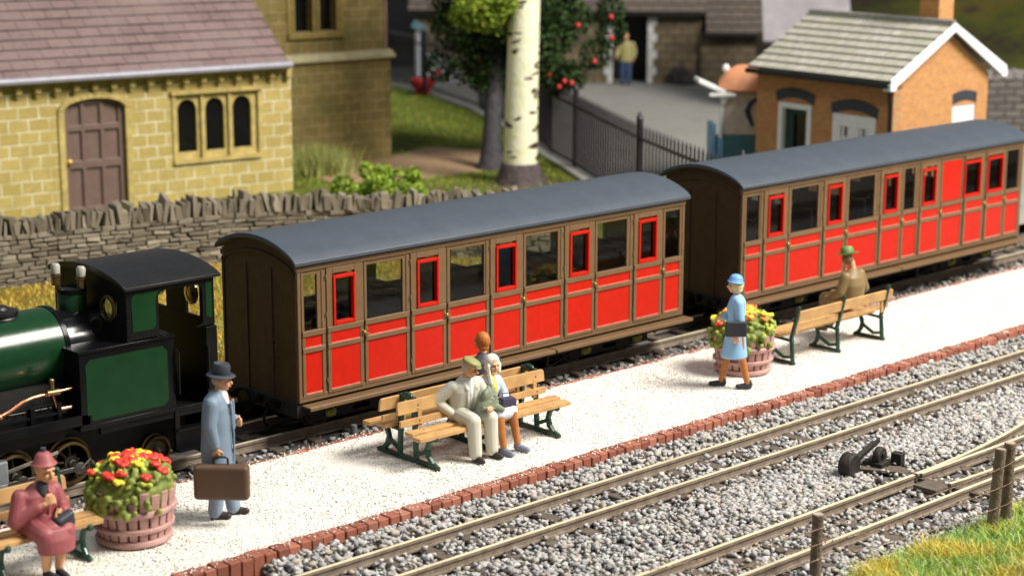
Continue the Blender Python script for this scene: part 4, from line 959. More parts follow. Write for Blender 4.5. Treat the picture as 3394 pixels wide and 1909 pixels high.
tag(bag.build('clutch_bag', M['blackbag'], bevel=.025, seg=3, loc=(5.82+math.cos(a)*.27-math.sin(a)*-.03, -2.44+math.sin(a)*.27+math.cos(a)*-.03, .92), rot=(0, 0, a)), 'flat dark clutch bag under the arm of the woman in light blue', 'bag')

# ---- seated figures: origin on the platform under the hips, facing -y
def sitting_legs(b, hip, knees, ankles, r=(.10, .075, .055)):
    for s, k_, a_ in zip((-1, 1), knees, ankles): b.chain([(hip[0]+s*.085, hip[1], hip[2]), k_, a_], r)
# man in the cream suit
t = person('seated man in cream suit and olive flat cap leaning towards the woman beside him', (.98, -2.06, .012), -3)
b = MB(); hc = V3(-.02, -.20, 1.125); hy, hp = .55, .30; head(b, hc, hy, hp)
b.cap((-.01, -.07, .95), .052, (-.015, -.15, 1.06), .05); b.loft([(0, .0, .50, .14, .10), (0, -.03, .7, .15, .09), (0, -.07, .90, .17, .08), (0, -.07, .96, .06, .05)])
b.chain([(-.18, -.06, .88), (-.34, .06, .70), (-.20, -.07, .55)], [.05, .04, .035]); hand(b, (-.21, -.06, .555), (.6, -.7, -.2), (0, 0, -1), (.6, .5, 0), .8)
b.chain([(.18, -.08, .88), (.25, -.18, .66), (.13, -.36, .66)], [.05, .04, .035]); hand(b, (.13, -.36, .66), (-.4, -.9, -.1), (0, 0, -1), (-.8, .4, .2), .8)
sitting_legs(b, (0, 0, .52), ((-.12, -.40, .50), (.14, -.40, .50)), ((-.12, -.42, .10), (.14, -.42, .10)), (.08, .06, .04))
bo = b.sculpt('body', M['skin'], t, vox=.0085, it=2); face(bo, hc, hy, hp)
b = MB(); sitting_legs(b, (0, .02, .53), ((-.125, -.39, .50), (.145, -.39, .50)), ((-.12, -.43, .09), (.15, -.42, .09)), (.125, .098, .082)); b.ball((0, .02, .50), (.19, .15, .10)); b.sculpt('trousers', M['suit'], t, vox=.011, it=3)
b = MB(); b.loft([(0, -.02, .46, .20, .15), (0, -.02, .55, .21, .16), (0, -.04, .70, .215, .155), (0, -.07, .82, .225, .14), (0, -.08, .90, .20, .12), (-.01, -.085, .965, .11, .085), (-.01, -.10, 1.0, .07, .06)], 28)
for s in (-1, 1): b.ball((s*.19, -.07, .885), (.08, .08, .075))
b.chain([(-.20, -.06, .88), (-.36, .06, .70), (-.22, -.06, .56)], [.08, .075, .058]); b.chain([(.20, -.08, .88), (.27, -.18, .67), (.16, -.33, .665)], [.08, .072, .058])
b.cap((-.06, -.20, .86), .018, (-.05, -.20, .6), .016); b.cap((.07, -.20, .86), .018, (.03, -.20, .6), .016); b.cap((-.09, -.14, .97), .022, (-.07, -.2, .86), .025); b.cap((.08, -.15, .97), .022, (.08, -.2, .86), .025)
b.sculpt('jacket', M['suit'], t, vox=.011, it=3)
b = MB(); b.loft([(0, -.15, .66, .02, .04), (0, -.165, .80, .045, .05), (-.01, -.15, .94, .065, .055), (-.01, -.14, 1.0, .055, .05)]); b.sculpt('shirt', M['shirt'], t, vox=.01, it=1)
shoe(t, [((-.12, -.41, 0), (-.13, -.58, 0)), ((.15, -.40, 0), (.17, -.57, 0))], M['shoe'])
b = MB(); b.ball(hc+rotv((0, .03, -.005), hy, hp), (.083, .085, .08), (hp, 0, hy)); b.sculpt('hair', M['greyhair'], t, vox=.011, it=1)
b = MB(); b.ball(hc+rotv((0, .0, .085), hy, hp), (.105, .125, .045), (hp+.12, 0, hy)); b.ball(hc+rotv((0, -.09, .052), hy, hp), (.075, .05, .014), (hp+.25, 0, hy)); b.ball(hc+rotv((0, .03, .075), hy, hp), (.092, .10, .05), (hp, 0, hy)); b.sculpt('flat_cap', M['olive'], t, vox=.009, it=2)
# crumpled cloth bundle on his lap
b = MB(); random.seed(21)
for i in range(9): b.ball((random.uniform(-.12, .12), random.uniform(-.06, .07), .07+random.uniform(-.04, .15)), (random.uniform(.07, .12), random.uniform(.03, .05), random.uniform(.07, .12)), (random.uniform(-.4, .4), random.uniform(-.6, .6), random.random()))
for i in range(5): b.cap((-.13+.05*i, -.08, .04+.03*i), .02, (.12, -.09+.01*i, .0+.04*i), .018)
b.cap((.08, -.06, .03), .05, (.18, -.1, -.03), .03)
o = b.sculpt('coat_bundle', M['cloth'], None, vox=.011, it=2); o.location = (1.10, -2.40, .62); tag(o, 'crumpled grey green coat bundle on the lap of the man in cream', 'coat'); random.seed(7)
# woman beside him
t = person('seated woman with cream headscarf, yellow blouse and tan stockings next to the man in cream', (1.37, -2.06, .012), -2)
b = MB(); hc = V3(.01, -.15, 1.09); hy, hp = -.15, .22; head(b, hc, hy, hp, .93)
b.cap((0, -.05, .90), .045, (0, -.11, 1.02), .043); b.loft([(0, .0, .50, .13, .09), (0, -.02, .7, .125, .08), (0, -.05, .86, .15, .07), (0, -.05, .92, .05, .04)])
b.chain([(.16, -.05, .85), (.21, -.13, .64), (.08, -.29, .60)], [.042, .036, .03]); hand(b, (.08, -.29, .60), (-.7, -.7, -.1), (0, 0, -1), (-.4, .6, .3), .9)
b.chain([(-.16, -.05, .85), (-.20, -.14, .64), (-.06, -.28, .61)], [.042, .036, .03]); hand(b, (-.06, -.28, .61), (.6, -.8, -.1), (0, 0, -1), (.5, .6, .3), .9)
bo = b.sculpt('body', M['skin2'], t, vox=.0085, it=2); face(bo, hc, hy, hp, .93)
b = MB(); sitting_legs(b, (0, 0, .51), ((-.08, -.38, .49), (.12, -.40, .49)), ((-.07, -.45, .10), (.17, -.44, .10)), (.085, .064, .043)); b.sculpt('stockings', M['tan'], t, vox=.009, it=2)
b = MB(); b.chain([(-.08, .02, .52), (-.08, -.36, .51)], [.12, .09]); b.chain([(.09, .02, .52), (.12, -.37, .51)], [.12, .09]); b.cap((-.06, -.36, .50), .088, (.1, -.37, .50), .088); b.ball((0, .02, .5), (.18, .14, .10)); b.cap((0, -.1, .52), .11, (0.02, -.34, .51), .085); b.sculpt('skirt', M['skirt'], t, vox=.011, it=3)
b = MB(); b.loft([(0, -.01, .50, .165, .125), (0, -.02, .62, .155, .12), (0, -.05, .74, .175, .14), (0, -.055, .84, .17, .115), (0, -.06, .90, .10, .075), (0, -.06, .93, .055, .05)], 28)
for s in (-1, 1): b.ball((s*.16, -.05, .845), (.066, .066, .062))
b.chain([(.17, -.05, .84), (.225, -.13, .65), (.11, -.25, .605)], [.066, .062, .05]); b.chain([(-.17, -.05, .84), (-.215, -.14, .65), (-.09, -.25, .615)], [.066, .062, .05]); b.sculpt('jacket', M['paleblue'], t, vox=.011, it=3)
b = MB(); b.loft([(.01, -.165, .70, .05, .04), (.01, -.165, .80, .062, .045), (0, -.13, .90, .062, .05), (0, -.10, .95, .05, .045)]); b.sculpt('blouse', M['yellow'], t, vox=.009, it=1)
shoe(t, [((-.07, -.44, 0), (-.06, -.60, 0)), ((.17, -.43, 0), (.21, -.59, 0))], M['shoeblue'])
b = MB(); b.ball(hc+rotv((0, .03, .025), hy, hp), (.098, .10, .10), (hp, 0, hy)); b.ball(hc+rotv((0, .045, -.06), hy, hp), (.088, .07, .07), (hp, 0, hy)); b.chain([hc+rotv((-.085, -.03, .0), hy, hp), hc+rotv((-.075, -.06, -.10), hy, hp), hc+rotv((-.06, -.10, -.2), hy, hp), hc+rotv((-.05, -.13, -.27), hy, hp)], [.022, .024, .026, .014])
b.chain([hc+rotv((.085, -.02, .0), hy, hp), hc+rotv((.07, -.045, -.09), hy, hp)], [.025, .03]); b.sculpt('headscarf', M['whitehair'], t, vox=.010, it=2)
b = MB(); b.obox((0, 0, 0), (.21, .15, .09)); b.obox((0, -.02, .05), (.19, .1, .03)); b.tube([(-.07, 0, .04), (-.05, .03, .11), (.05, .03, .11), (.07, 0, .04)], .009, 6)
tag(b.build('purse', M['purse'], bevel=.02, seg=2, loc=(1.43, -2.40, .635), rot=(.1, .05, -.15)), 'small dark blue purse on the knees of the woman in the cream headscarf', 'purse')
# person on the far side of the double bench
t = person('orange haired person in dark jacket seated on the far side facing the train', (1.76, -1.62, .012), 178)
b = MB(); hc = V3(0, -.04, 1.20); head(b, hc, .2, .05); b.cap((0, .0, 1.0), .05, (0, -.02, 1.12), .05); b.loft([(0, .0, .50, .14, .10), (0, 0, .75, .14, .09), (0, .0, .95, .16, .08), (0, 0, 1.02, .06, .05)])
for s in (-1, 1): b.chain([(s*.17, 0, .94), (s*.22, -.06, .70), (s*.1, -.28, .62)], [.05, .04, .033]); hand(b, (s*.1, -.28, .62), (-s*.4, -.9, -.1), (0, 0, -1), (-s*.6, .4, .2), .7)
sitting_legs(b, (0, 0, .52), ((-.12, -.40, .50), (.12, -.40, .50)), ((-.12, -.42, .10), (.12, -.42, .10)), (.08, .06, .04)); bo = b.sculpt('body', M['skin'], t, vox=.009, it=2); face(bo, hc, .2, .05)
b = MB(); b.loft([(0, .0, .44, .19, .14), (0, 0, .6, .19, .14), (0, .0, .80, .21, .145), (0, .0, .94, .20, .12), (0, 0, 1.02, .11, .085), (0, -.01, 1.06, .065, .06)], 28)
for s in (-1, 1): b.chain([(s*.19, 0, .93), (s*.235, -.05, .70), (s*.12, -.25, .63)], [.08, .07, .055])
b.sculpt('jacket', M['charcoal'], t, vox=.011, it=3)
b = MB(); sitting_legs(b, (0, .02, .53), ((-.12, -.39, .50), (.12, -.39, .50)), ((-.12, -.43, .09), (.12, -.42, .09)), (.12, .095, .08)); b.sculpt('trousers', M['charcoal'], t, vox=.012, it=3)
shoe(t, [((-.12, -.41, 0), (-.12, -.58, 0)), ((.12, -.40, 0), (.12, -.57, 0))], M['shoe'])
b = MB(); b.ball(hc+V3(0, .022, .02), (.096, .105, .115)); b.ball(hc+V3(0, .04, -.07), (.082, .06, .05)); b.sculpt('hair', M['orangehair'], t, vox=.010, it=2)

# woman in maroon on the left bench
t = person('seated elderly woman in maroon coat and hat with a black handbag', (-4.97, -2.08, .012), 2)
b = MB(); hc = V3(.06, -.15, 1.10); hy, hp = .15, .16; head(b, hc, hy, hp, 1.1)
b.cap((0.02, -.05, .90), .05, (.04, -.10, 1.02), .048); b.loft([(0, .0, .48, .14, .10), (0, -.02, .7, .14, .09), (0.01, -.05, .86, .16, .075), (0.01, -.05, .92, .05, .04)])
b.chain([(-.17, -.05, .85), (-.24, -.10, .62), (-.03, -.27, .78)], [.045, .04, .032]); hand(b, (-.04, -.26, .77), (.6, -.45, .5), (.5, .3, -.6), (-.2, .2, .9), 1.2, 1.15)
b.chain([(.17, -.05, .85), (.24, -.12, .64), (.10, -.30, .66)], [.045, .04, .032]); hand(b, (.15, -.28, .67), (-.85, -.4, -.05), (0, -.3, -1), (0, -.5, .7), 1.0, 1.15)
sitting_legs(b, (0, 0, .51), ((-.10, -.40, .48), (.10, -.40, .48)), ((-.07, -.30, .10), (.06, -.33, .10)), (.085, .066, .046))
bo = b.sculpt('body', M['skin'], t, vox=.0085, it=2); face(bo, hc, hy, hp, 1.1)
b = MB(); b.chain([(-.08, .02, .50), (-.12, -.39, .49)], [.125, .11]); b.chain([(.09, .02, .50), (.12, -.39, .49)], [.125, .11]); b.loft([(0, -.40, .30, .20, .135), (0, -.40, .33, .205, .14), (0, -.40, .45, .22, .13), (0, -.38, .56, .19, .10)]); b.cap((0, -.05, .52), .13, (0, -.34, .50), .12); b.ball((0, .02, .5), (.20, .15, .11))
b.loft([(0, -.01, .46, .205, .16), (0, -.02, .60, .20, .165), (0.01, -.05, .74, .215, .165), (0.015, -.06, .84, .205, .135), (.015, -.06, .90, .13, .095), (.02, -.065, .945, .075, .065)], 28)
for s in (-1, 1): b.ball((.01+s*.18, -.05, .845), (.08, .08, .075))
b.chain([(-.19, -.05, .84), (-.27, -.09, .60), (-.08, -.22, .74)], [.085, .085, .06]); b.chain([(.21, -.05, .84), (.27, -.12, .63), (.19, -.26, .66)], [.085, .08, .062]); b.cap((.07, -.2, .88), .02, (.05, -.21, .62), .018)
b.sculpt('coat', M['maroon'], t, vox=.011, it=3)
b = MB(); b.loft([(.02, -.175, .80, .02, .03), (.02, -.165, .86, .05, .045), (.03, -.14, .93, .066, .055), (.04, -.12, .985, .058, .05)]); b.sculpt('blouse', M['charcoal'], t, vox=.009, it=1)
shoe(t, [((-.07, -.30, 0), (-.045, -.47, 0)), ((.06, -.33, 0), (.05, -.50, 0))], M['blackbag'])
b = MB(); b.ball(hc+rotv((0, .03, .0), hy, hp), (.088, .09, .085), (hp, 0, hy)); b.sculpt('hair', M['greyhair'], t, vox=.011, it=1)
b = MB(); b.M = Matrix.Translation(hc+rotv((0, .02, .068), hy, hp)) @ Euler((hp-.16, 0, hy)).to_matrix().to_4x4(); b.lathe([(0, 0), (.125, -.012), (.135, -.004), (.105, .03), (.085, .085), (.06, .115), (.03, .125), (0, .127)], n=26); ho_ = b.build('hat', M['maroon'], t, smooth=55)
k = MB(); k.M = b.M; k.lathe([(0, .12), (.028, .12), (.028, .165), (0, .168)], n=12); k.build('hat_knob', M['charcoal'], ho_, smooth=40)
b = MB(); b.obox((0, 0, 0), (.23, .12, .17), jit=.012)
tag(b.build('handbag', M['blackbag'], bevel=.045, seg=3, loc=(-4.83, -2.45, .60), rot=(.15, -.25, .1)), 'black handbag on the lap of the woman in maroon', 'handbag')

# man in the green hat, seen from behind
t = person('seated man in brown jacket and green hat seen from behind', (9.27, -1.88, .10), 184)
b = MB(); hc = V3(.06, -.07, 1.135); hy, hp = -.75, .1; head(b, hc, hy, hp); b.cap((0, .0, .95), .05, (0, -.03, 1.07), .05); b.loft([(0, .0, .50, .14, .10), (0, 0, .75, .14, .09), (0, .0, .90, .16, .08), (0, 0, .97, .06, .05)])
b.chain([(-.17, 0, .89), (-.27, .03, .66), (-.20, -.2, .58)], [.05, .04, .033]); hand(b, (-.2, -.2, .58), (.1, -.9, -.1), (0, 0, -1), (.6, .4, .2), .7)
b.chain([(.17, 0, .89), (.25, -.04, .66), (.16, -.25, .56)], [.05, .04, .033]); hand(b, (.16, -.25, .56), (-.1, -.9, -.1), (0, 0, -1), (-.6, .4, .2), .7)
bo = b.sculpt('body', M['skin'], t, vox=.009, it=2); face(bo, hc, hy, hp)
b = MB(); b.loft([(0, .0, .44, .20, .15), (0, .01, .6, .20, .15), (0, .02, .75, .215, .15), (0, .01, .87, .205, .125), (0, 0, .95, .11, .085), (0, -.01, .99, .065, .06)], 28)
b.chain([(-.19, 0, .88), (-.28, .03, .66), (-.21, -.17, .59)], [.08, .072, .056]); b.chain([(.19, 0, .88), (.26, -.04, .66), (.17, -.22, .57)], [.08, .072, .056]); b.sculpt('jacket', M['brownsuit'], t, vox=.011, it=3)
b = MB(); sitting_legs(b, (0, .02, .53), ((-.13, -.39, .50), (.10, -.39, .50)), ((-.16, -.46, .09), (.08, -.40, .09)), (.12, .095, .08)); b.sculpt('trousers', M['brownsuit'], t, vox=.012, it=3)
shoe(t, [((-.16, -.45, 0), (-.18, -.62, 0)), ((.08, -.39, 0), (.08, -.56, 0))], M['brownshoe'])
b = MB(); b.ball(hc+rotv((0, .03, 0), hy, hp), (.086, .09, .085), (hp, 0, hy)); b.sculpt('hair', M['brownhair'], t, vox=.011, it=1)
b = MB(); b.M = Matrix.Translation(hc+rotv((0, .01, .055), hy, hp)) @ Euler((hp+.1, .12, hy)).to_matrix().to_4x4(); b.lathe([(0, 0), (.155, .006), (.172, .024), (.155, .026), (.10, .016), (.092, .09), (.072, .12), (.03, .10), (0, .098)], n=28); b.build('hat', M['greenhat'], t, smooth=55)

t.scale = (1.06, 1.06, 1.06)
# man in the doorway of the old stone building
t = person('man in olive tan coat and blue jeans standing in the stone doorway', (33.0, 25.3, 0), -62)
b = MB(); hc = V3(0, -.05, 1.64); head(b, hc, 0, .1); b.cap((0, 0, 1.46), .055, (0, -.03, 1.57), .05); b.loft([(0, 0, .85, .14, .09), (0, .01, 1.1, .15, .09), (0, .01, 1.40, .17, .08), (0, 0, 1.46, .06, .05)])
b.chain([(-.2, 0, 1.38), (-.28, -.02, 1.12), (-.30, -.18, .95)], [.05, .04, .033]); hand(b, (-.3, -.18, .95), (0, -.5, -.8), (1, 0, 0), (0, -.8, .4), .7); b.chain([(.2, 0, 1.38), (.28, .03, 1.12), (.26, -.05, .9)], [.05, .04, .033]); hand(b, (.26, -.05, .9), (0, -.1, -1), (-1, 0, 0), (0, -1, 0), .7)
bo = b.sculpt('body', M['skin'], t, vox=.012, it=2); face(bo, hc, 0, .1)
b = MB(); b.loft([(0, .02, .78, .24, .17), (0, .02, 1.0, .23, .17), (0, .02, 1.3, .25, .15), (0, .02, 1.42, .2, .12), (0, .0, 1.5, .08, .07)], 24); b.chain([(-.22, .0, 1.38), (-.29, -.02, 1.12), (-.30, -.15, .98)], [.09, .08, .06]); b.chain([(.22, .0, 1.38), (.29, .03, 1.12), (.27, -.03, .92)], [.09, .08, .06]); b.sculpt('coat', M['tancoat'], t, vox=.015, it=3)
b = MB(); b.chain([(-.1, 0, .85), (-.11, -.02, .48), (-.11, .0, .09)], [.12, .095, .085]); b.chain([(.1, 0, .85), (.11, -.03, .48), (.12, -.04, .09)], [.12, .095, .085]); b.sculpt('jeans', M['jeans'], t, vox=.015, it=3)
shoe(t, [((-.11, .02, 0), (-.12, -.15, 0)), ((.12, -.02, 0), (.13, -.19, 0))], M['shoe'])
b = MB(); b.ball(hc+V3(0, .02, .03), (.085, .095, .095)); b.sculpt('hair', M['greyhair'], t, vox=.013, it=1)
# ------------------------------------------------------------------ walls with openings
def wallgrid(b, x0, x1, z0, z1, y0, y1, holes):
    xs = sorted({x0, x1, *[h[0] for h in holes], *[h[1] for h in holes]}); zs = sorted({z0, z1, *[h[2] for h in holes], *[h[3] for h in holes]})
    for i in range(len(xs)-1):
        run = None
        for k in range(len(zs)-1):
            cx, cz = (xs[i]+xs[i+1])/2, (zs[k]+zs[k+1])/2
            if any(h[0] < cx < h[1] and h[2] < cz < h[3] for h in holes):
                if run is not None: b.box(xs[i], xs[i+1], y0, y1, run, zs[k]); run = None
            elif run is None: run = zs[k]
        if run is not None: b.box(xs[i], xs[i+1], y0, y1, run, zs[-1])
def arch(b, xa, xb, zs, rise, y0, y1, top, n=12):
    """fills the corners above an arched opening up to the straight line z = top"""
    for s in (0, 1):
        pts = []
        for i in range(n//2+1):
            t = i/(n//2); x = (xa+(xb-xa)/2*t) if s == 0 else (xb-(xb-xa)/2*t); pts.append((x, zs+rise*math.sqrt(max(0, 1-(1-t)**2))))
        b.prism(pts+[((xa+xb)/2, top), (xa if s == 0 else xb, top)], y0, y1, 'xz')
stoneA = brickmat('ochre_ashlar', (.55, .425, .155), (.43, .325, .11), (.80, .73, .50), .44, .262, .018, 'XZY', .7, .03, stain=(.44, .34, .10), sfreq=2.2, distort=.055, grain=.8)
stoneB = brickmat('olive_ashlar', (.255, .188, .07), (.195, .142, .05), (.40, .32, .165), .42, .255, .012, 'XZY', .6, .03, stain=(.13, .115, .036), distort=.04)
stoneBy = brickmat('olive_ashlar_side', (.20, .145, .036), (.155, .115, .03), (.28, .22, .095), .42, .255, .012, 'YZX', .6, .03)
M['frame'] = mat('carved_ochre_stone', (.50, .385, .135), .85, var=.25, vs=5, bump=.5, bs=25, bd=.02)
M['doorbrown'] = mat('mauve_brown_door', (.17, .11, .09), .55, var=.1)
M['glassdark'] = mat('dark_window', (.006, .006, .007), .15, var=.2, spec=.5)
M['gutter'] = mat('lavender_lead_gutter', (.30, .28, .33), .35, var=.15, spec=.6)
ch = thing('stone_church', 'long ochre stone hall with purple brown tiled roof, arched door and three lancet windows', 'church', (11.37, 15.36, 0), -8)
b = MB(); wallgrid(b, -10.5, 0, -.3, 2.72, 0, .35, [(-5.42, -4.05, -.3, 2.42), (-2.86, -.86, .90, 2.38)])
b.box(-10.5, 0, .35, 5.0, -.3, 2.5); b.build('wall', stoneA, ch)
b = MB(); b.prism([(0.36, 2.5), (5, 2.5), (2.7, 4.8)], -10.5, -.05, 'yz'); b.build('gable', stoneA, ch)
b = MB(); arch(b, -5.42, -4.05, 2.18, .235, -.02, .12, 2.44); b.box(-5.56, -5.42, -.05, .12, -.3, 2.2); b.box(-4.05, -3.91, -.05, .12, -.3, 2.2)
n = 14; pt = lambda t, r: (-4.735+(.685+r)*-math.cos(t), 2.18+(.235+r)*math.sin(t))
for i in range(n):
    a, c = PI*i/n, PI*(i+1)/n; b.prism([pt(a, 0), pt(c, 0), pt(c, .14), pt(a, .14)], -.07, -.01, 'xz')
b.build('door_frame', M['frame'], ch, bevel=.015)
d = MB(); cols = [(-5.42, -5.30), (-5.02, -4.93), (-4.59, -4.50), (-4.17, -4.05)]
for a, c in cols: d.box(a, c, .07, .20, -.3, 2.43)
for za, zb in ((-.3, .1), (.92, 1.10), (1.72, 1.86), (2.28, 2.43)): d.box(-5.42, -4.05, .073, .20, za, zb)
d.box(-5.42, -4.05, .13, .20, -.3, 2.43); do = d.build('door', M['doorbrown'], ch, bevel=.02)
k = MB(); k.ball((-5.34, .0, 1.10), (.075, .07, .065)); k.cyl((-5.34, .07, 1.10), (-5.34, 0, 1.10), .04); k.build('door_knob', M['brassy'] if 'brassy' in M else mat('gilt_knob', (.75, .45, .12), .4, .4), do, smooth=60)
b = MB(); L3 = [(-2.80, -2.34), (-2.13, -1.67), (-1.46, -1.0)]
wallgrid(b, -2.86, -.86, .90, 2.38, .04, .12, [(a, c, 1.08, 2.24) for a, c in L3])
for a, c in L3: arch(b, a, c, 2.02, .22, .04, .12, 2.245)
for x in (-2.265, -1.595): b.box(x-.0, x+.06, -.04, .04, .98, 2.30)
b.box(-2.98, -.76, -.10, .10, 2.36, 2.44); b.box(-2.95, -.80, -.08, .22, .84, .93); b.box(-2.95, -2.86, -.04, .02, .93, 2.36); b.box(-.86, -.77, -.04, .02, .93, 2.36)
wn = b.build('window', M['frame'], ch, bevel=.015)
for a, c in L3: g = MB(); g.box(a-.02, c+.02, .125, .135, 1.06, 2.26); g.build('pane', M['glassdark'], wn)
b = MB()
for i in range(25):
    x = -.12-i*.42; b.box(x-.065, x+.065, -.17, 0, 2.60, 2.82); b.box(x-.05, x+.05, -.10, 0, 2.52, 2.60)
b.box(-10.5, .02, -.06, .0, 2.72, 2.80); b.build('corbel', M['frame'], ch, bevel=.02)
b = MB(); b.box(-10.6, -.2, -.30, .2, 2.80, 2.84); b.build('soffit', mat('dark_soffit', (.07, .045, .025), .8), ch)
b = MB(); b.cyl((-10.7, -.34, 2.90), (-.2, -.34, 2.90), .085, n=16); b.ball((-.2, -.34, 2.90), .09); b.build('gutter', M['gutter'], ch, smooth=50)
tile = brickmat('purple_brown_tiles', (.20, .125, .125), (.165, .10, .10), (.085, .05, .055), .48, 40, .018, 'XYZ', .5, .02, stain=(.24, .17, .16), sfreq=.8)
def tileroof(name, m, parent, loc, rz, pitch, x0, x1, length, row, th=.05, stagger=.24):
    o = bpy.data.objects.new(name, None)
    b = MB(); k = int(length/row)+1
    for i in range(k):
        s0 = i*row; s1 = min(length, s0+row*1.15)
        if s1-s0 < .05: continue
        b.add([(x0, s0, 0), (x1, s0, 0), (x1, s1, -.0), (x0, s1, -.0), (x0, s0, th), (x1, s0, th), (x1, s1, th*.35), (x0, s1, th*.35)], [(0,3,2,1),(4,5,6,7),(0,1,5,4),(1,2,6,5),(2,3,7,6),(3,0,4,7)])
    bpy.data.objects.remove(o); return b.build(name, m, parent, loc=loc, rot=(pitch, 0, rz))
tile2 = brickmat('purple_brown_tiles', (.235, .16, .155), (.195, .13, .125), (.09, .06, .06), .5, .30, .014, 'XYZ', .5, .02, stain=(.26, .195, .175), sfreq=.8)
tileroof('roof', tile2, ch, (0, -.36, 2.90), 0, R(38), -10.7, -.22, 3.9, .30)
tileroof('roof', tile2, ch, (0, 5.36, 2.90), PI, R(38), -.12, 10.7, 3.9, .30)
# tower
tw = thing('church_tower', 'square olive stone tower with paired lancets and a pale ledge behind the ochre hall', 'tower', (16.16, 17.62, 0), -6)
b = MB(); wallgrid(b, -3.9, 0, -.3, 2.60, 0, .4, []); wallgrid(b, -3.85, -.06, 2.60, 8.5, .06, .45, [(-2.74, -2.24, 3.3, 4.9), (-2.04, -1.56, 3.3, 4.9)]); b.build('wall', stoneB, tw)
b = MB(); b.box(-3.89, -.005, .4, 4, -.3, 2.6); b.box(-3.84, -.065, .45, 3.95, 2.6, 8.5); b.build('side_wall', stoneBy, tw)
b = MB(); b.prism([(-.12, 2.56), (-.12, 2.64), (.06, 2.76), (.3, 2.76), (.3, 2.56)], -4.0, .10, 'yz'); b.build('string_course', mat('pale_ledge', (.42, .37, .22), .85, var=.2, bump=.4), tw, bevel=.02)
b = MB()
for a, c in ((-2.74, -2.24), (-2.04, -1.56)): b.box(a-.08, a, .0, .2, 3.2, 4.9); b.box(c, c+.08, .0, .2, 3.2, 4.9)
b.box(-2.95, -1.35, -.04, .2, 3.14, 3.28); b.box(-2.95, -2.83, .0, .08, 3.28, 4.9); b.box(-1.47, -1.35, .0, .08, 3.28, 4.9)
wn = b.build('window', M['frame2'] if 'frame2' in M else mat('carved_olive_stone', (.26, .19, .055), .85, var=.25, bump=.5), tw, bevel=.015)
for a, c in ((-2.74, -2.24), (-2.04, -1.56)): g = MB(); g.box(a, c, .30, .32, 3.3, 4.9); g.build('pane', M['glassdark'], wn)
b = MB(); b.cyl((-.10, .03, 2.76), (-.10, .03, 8.4), .025, n=8); b.build('lightning_rod', mat('pink_copper_rod', (.42, .27, .2), .6), tw)

# dry stone wall along the verge
path = [Vector(p) for p in ((-5, 11.75), (-2, 11.2), (1.5, 10.62), (4.0, 10.12), (5.6, 9.78), (6.6, 9.35), (7.5, 8.7), (8.4, 7.95), (9.4, 7.15), (10.4, 6.45), (11.2, 6.0))]
cum = [0]
for a, c in zip(path[:-1], path[1:]): cum.append(cum[-1]+(c-a).length)
def onpath(s):
    for i in range(len(path)-1):
        if s <= cum[i+1] or i == len(path)-2:
            d = (path[i+1]-path[i]).normalized(); return path[i]+d*(s-cum[i]), d
dw = thing('dry_stone_wall', 'grey brown dry stone wall with upright coping stones behind the train', 'wall', (0, 0, 0))
M['wallstone'] = attrmat('dry_wall_stone', .85, bump=.9, bs=28)
wc = [(.21, .178, .130), (.25, .212, .156), (.17, .143, .105), (.29, .25, .19), (.23, .197, .148)]
b = MB(); c_ = MB(); z = -.02; tot = cum[-1]
while z < .90:
    h = random.uniform(.05, .105); s = random.uniform(-.2, 0)
    while s < tot:
        l = random.uniform(.14, .40); p, d = onpath(max(0, min(tot, s+l/2))); n_ = Vector((d.y, -d.x)); a = math.atan2(d.y, d.x)
        k = random.uniform(.75, 1.2); q = p+n_*(.14+random.uniform(-.02, .025))
        b.obox((q.x, q.y, z+h/2), (l*.93, .16, h*.80), (random.uniform(-.06, .06), random.uniform(-.05, .05), a), tint=sc3(random.choice(wc), k), jit=.016)
        s += l
    z += h
for i in range(int(tot/.25)):
    p, d = onpath(i*.25+.12); a = math.atan2(d.y, d.x); c_.obox((p.x, p.y, .42), (.30, .30, .94), (0, 0, a), tint=(.012, .010, .008)); c_.obox((p.x, p.y, .97), (.3, .22, .20), (0, 0, a), tint=(.02, .016, .012))  # near-black core tint paints the shade in the gaps between stones
b.build('stonework', M['wallstone'], dw, bevel=.016, seg=2); c_.build('wall_core', M['wallstone'], dw)
b = MB(); s = 0; big = 0
while s < tot:
    l = random.uniform(.055, .13); p, d = onpath(s+l/2); n_ = Vector((d.y, -d.x)); a = math.atan2(d.y, d.x); big = .06*noise.noise((s*.9, 3, 1))
    h = random.uniform(.24, .34)+big+(.10 if random.random() < .15 else 0); k = random.uniform(.75, 1.2)
    b.obox((p.x+n_.x*.04, p.y+n_.y*.04, .89+h/2), (l*.92, random.uniform(.30, .42), h), (random.uniform(-.14, .14), random.uniform(-.22, .22), a+random.uniform(-.2, .2)), tint=sc3(random.choice(wc), k), jit=.028)
    s += l
b.build('coping', M['wallstone'], dw, bevel=.02, seg=2)

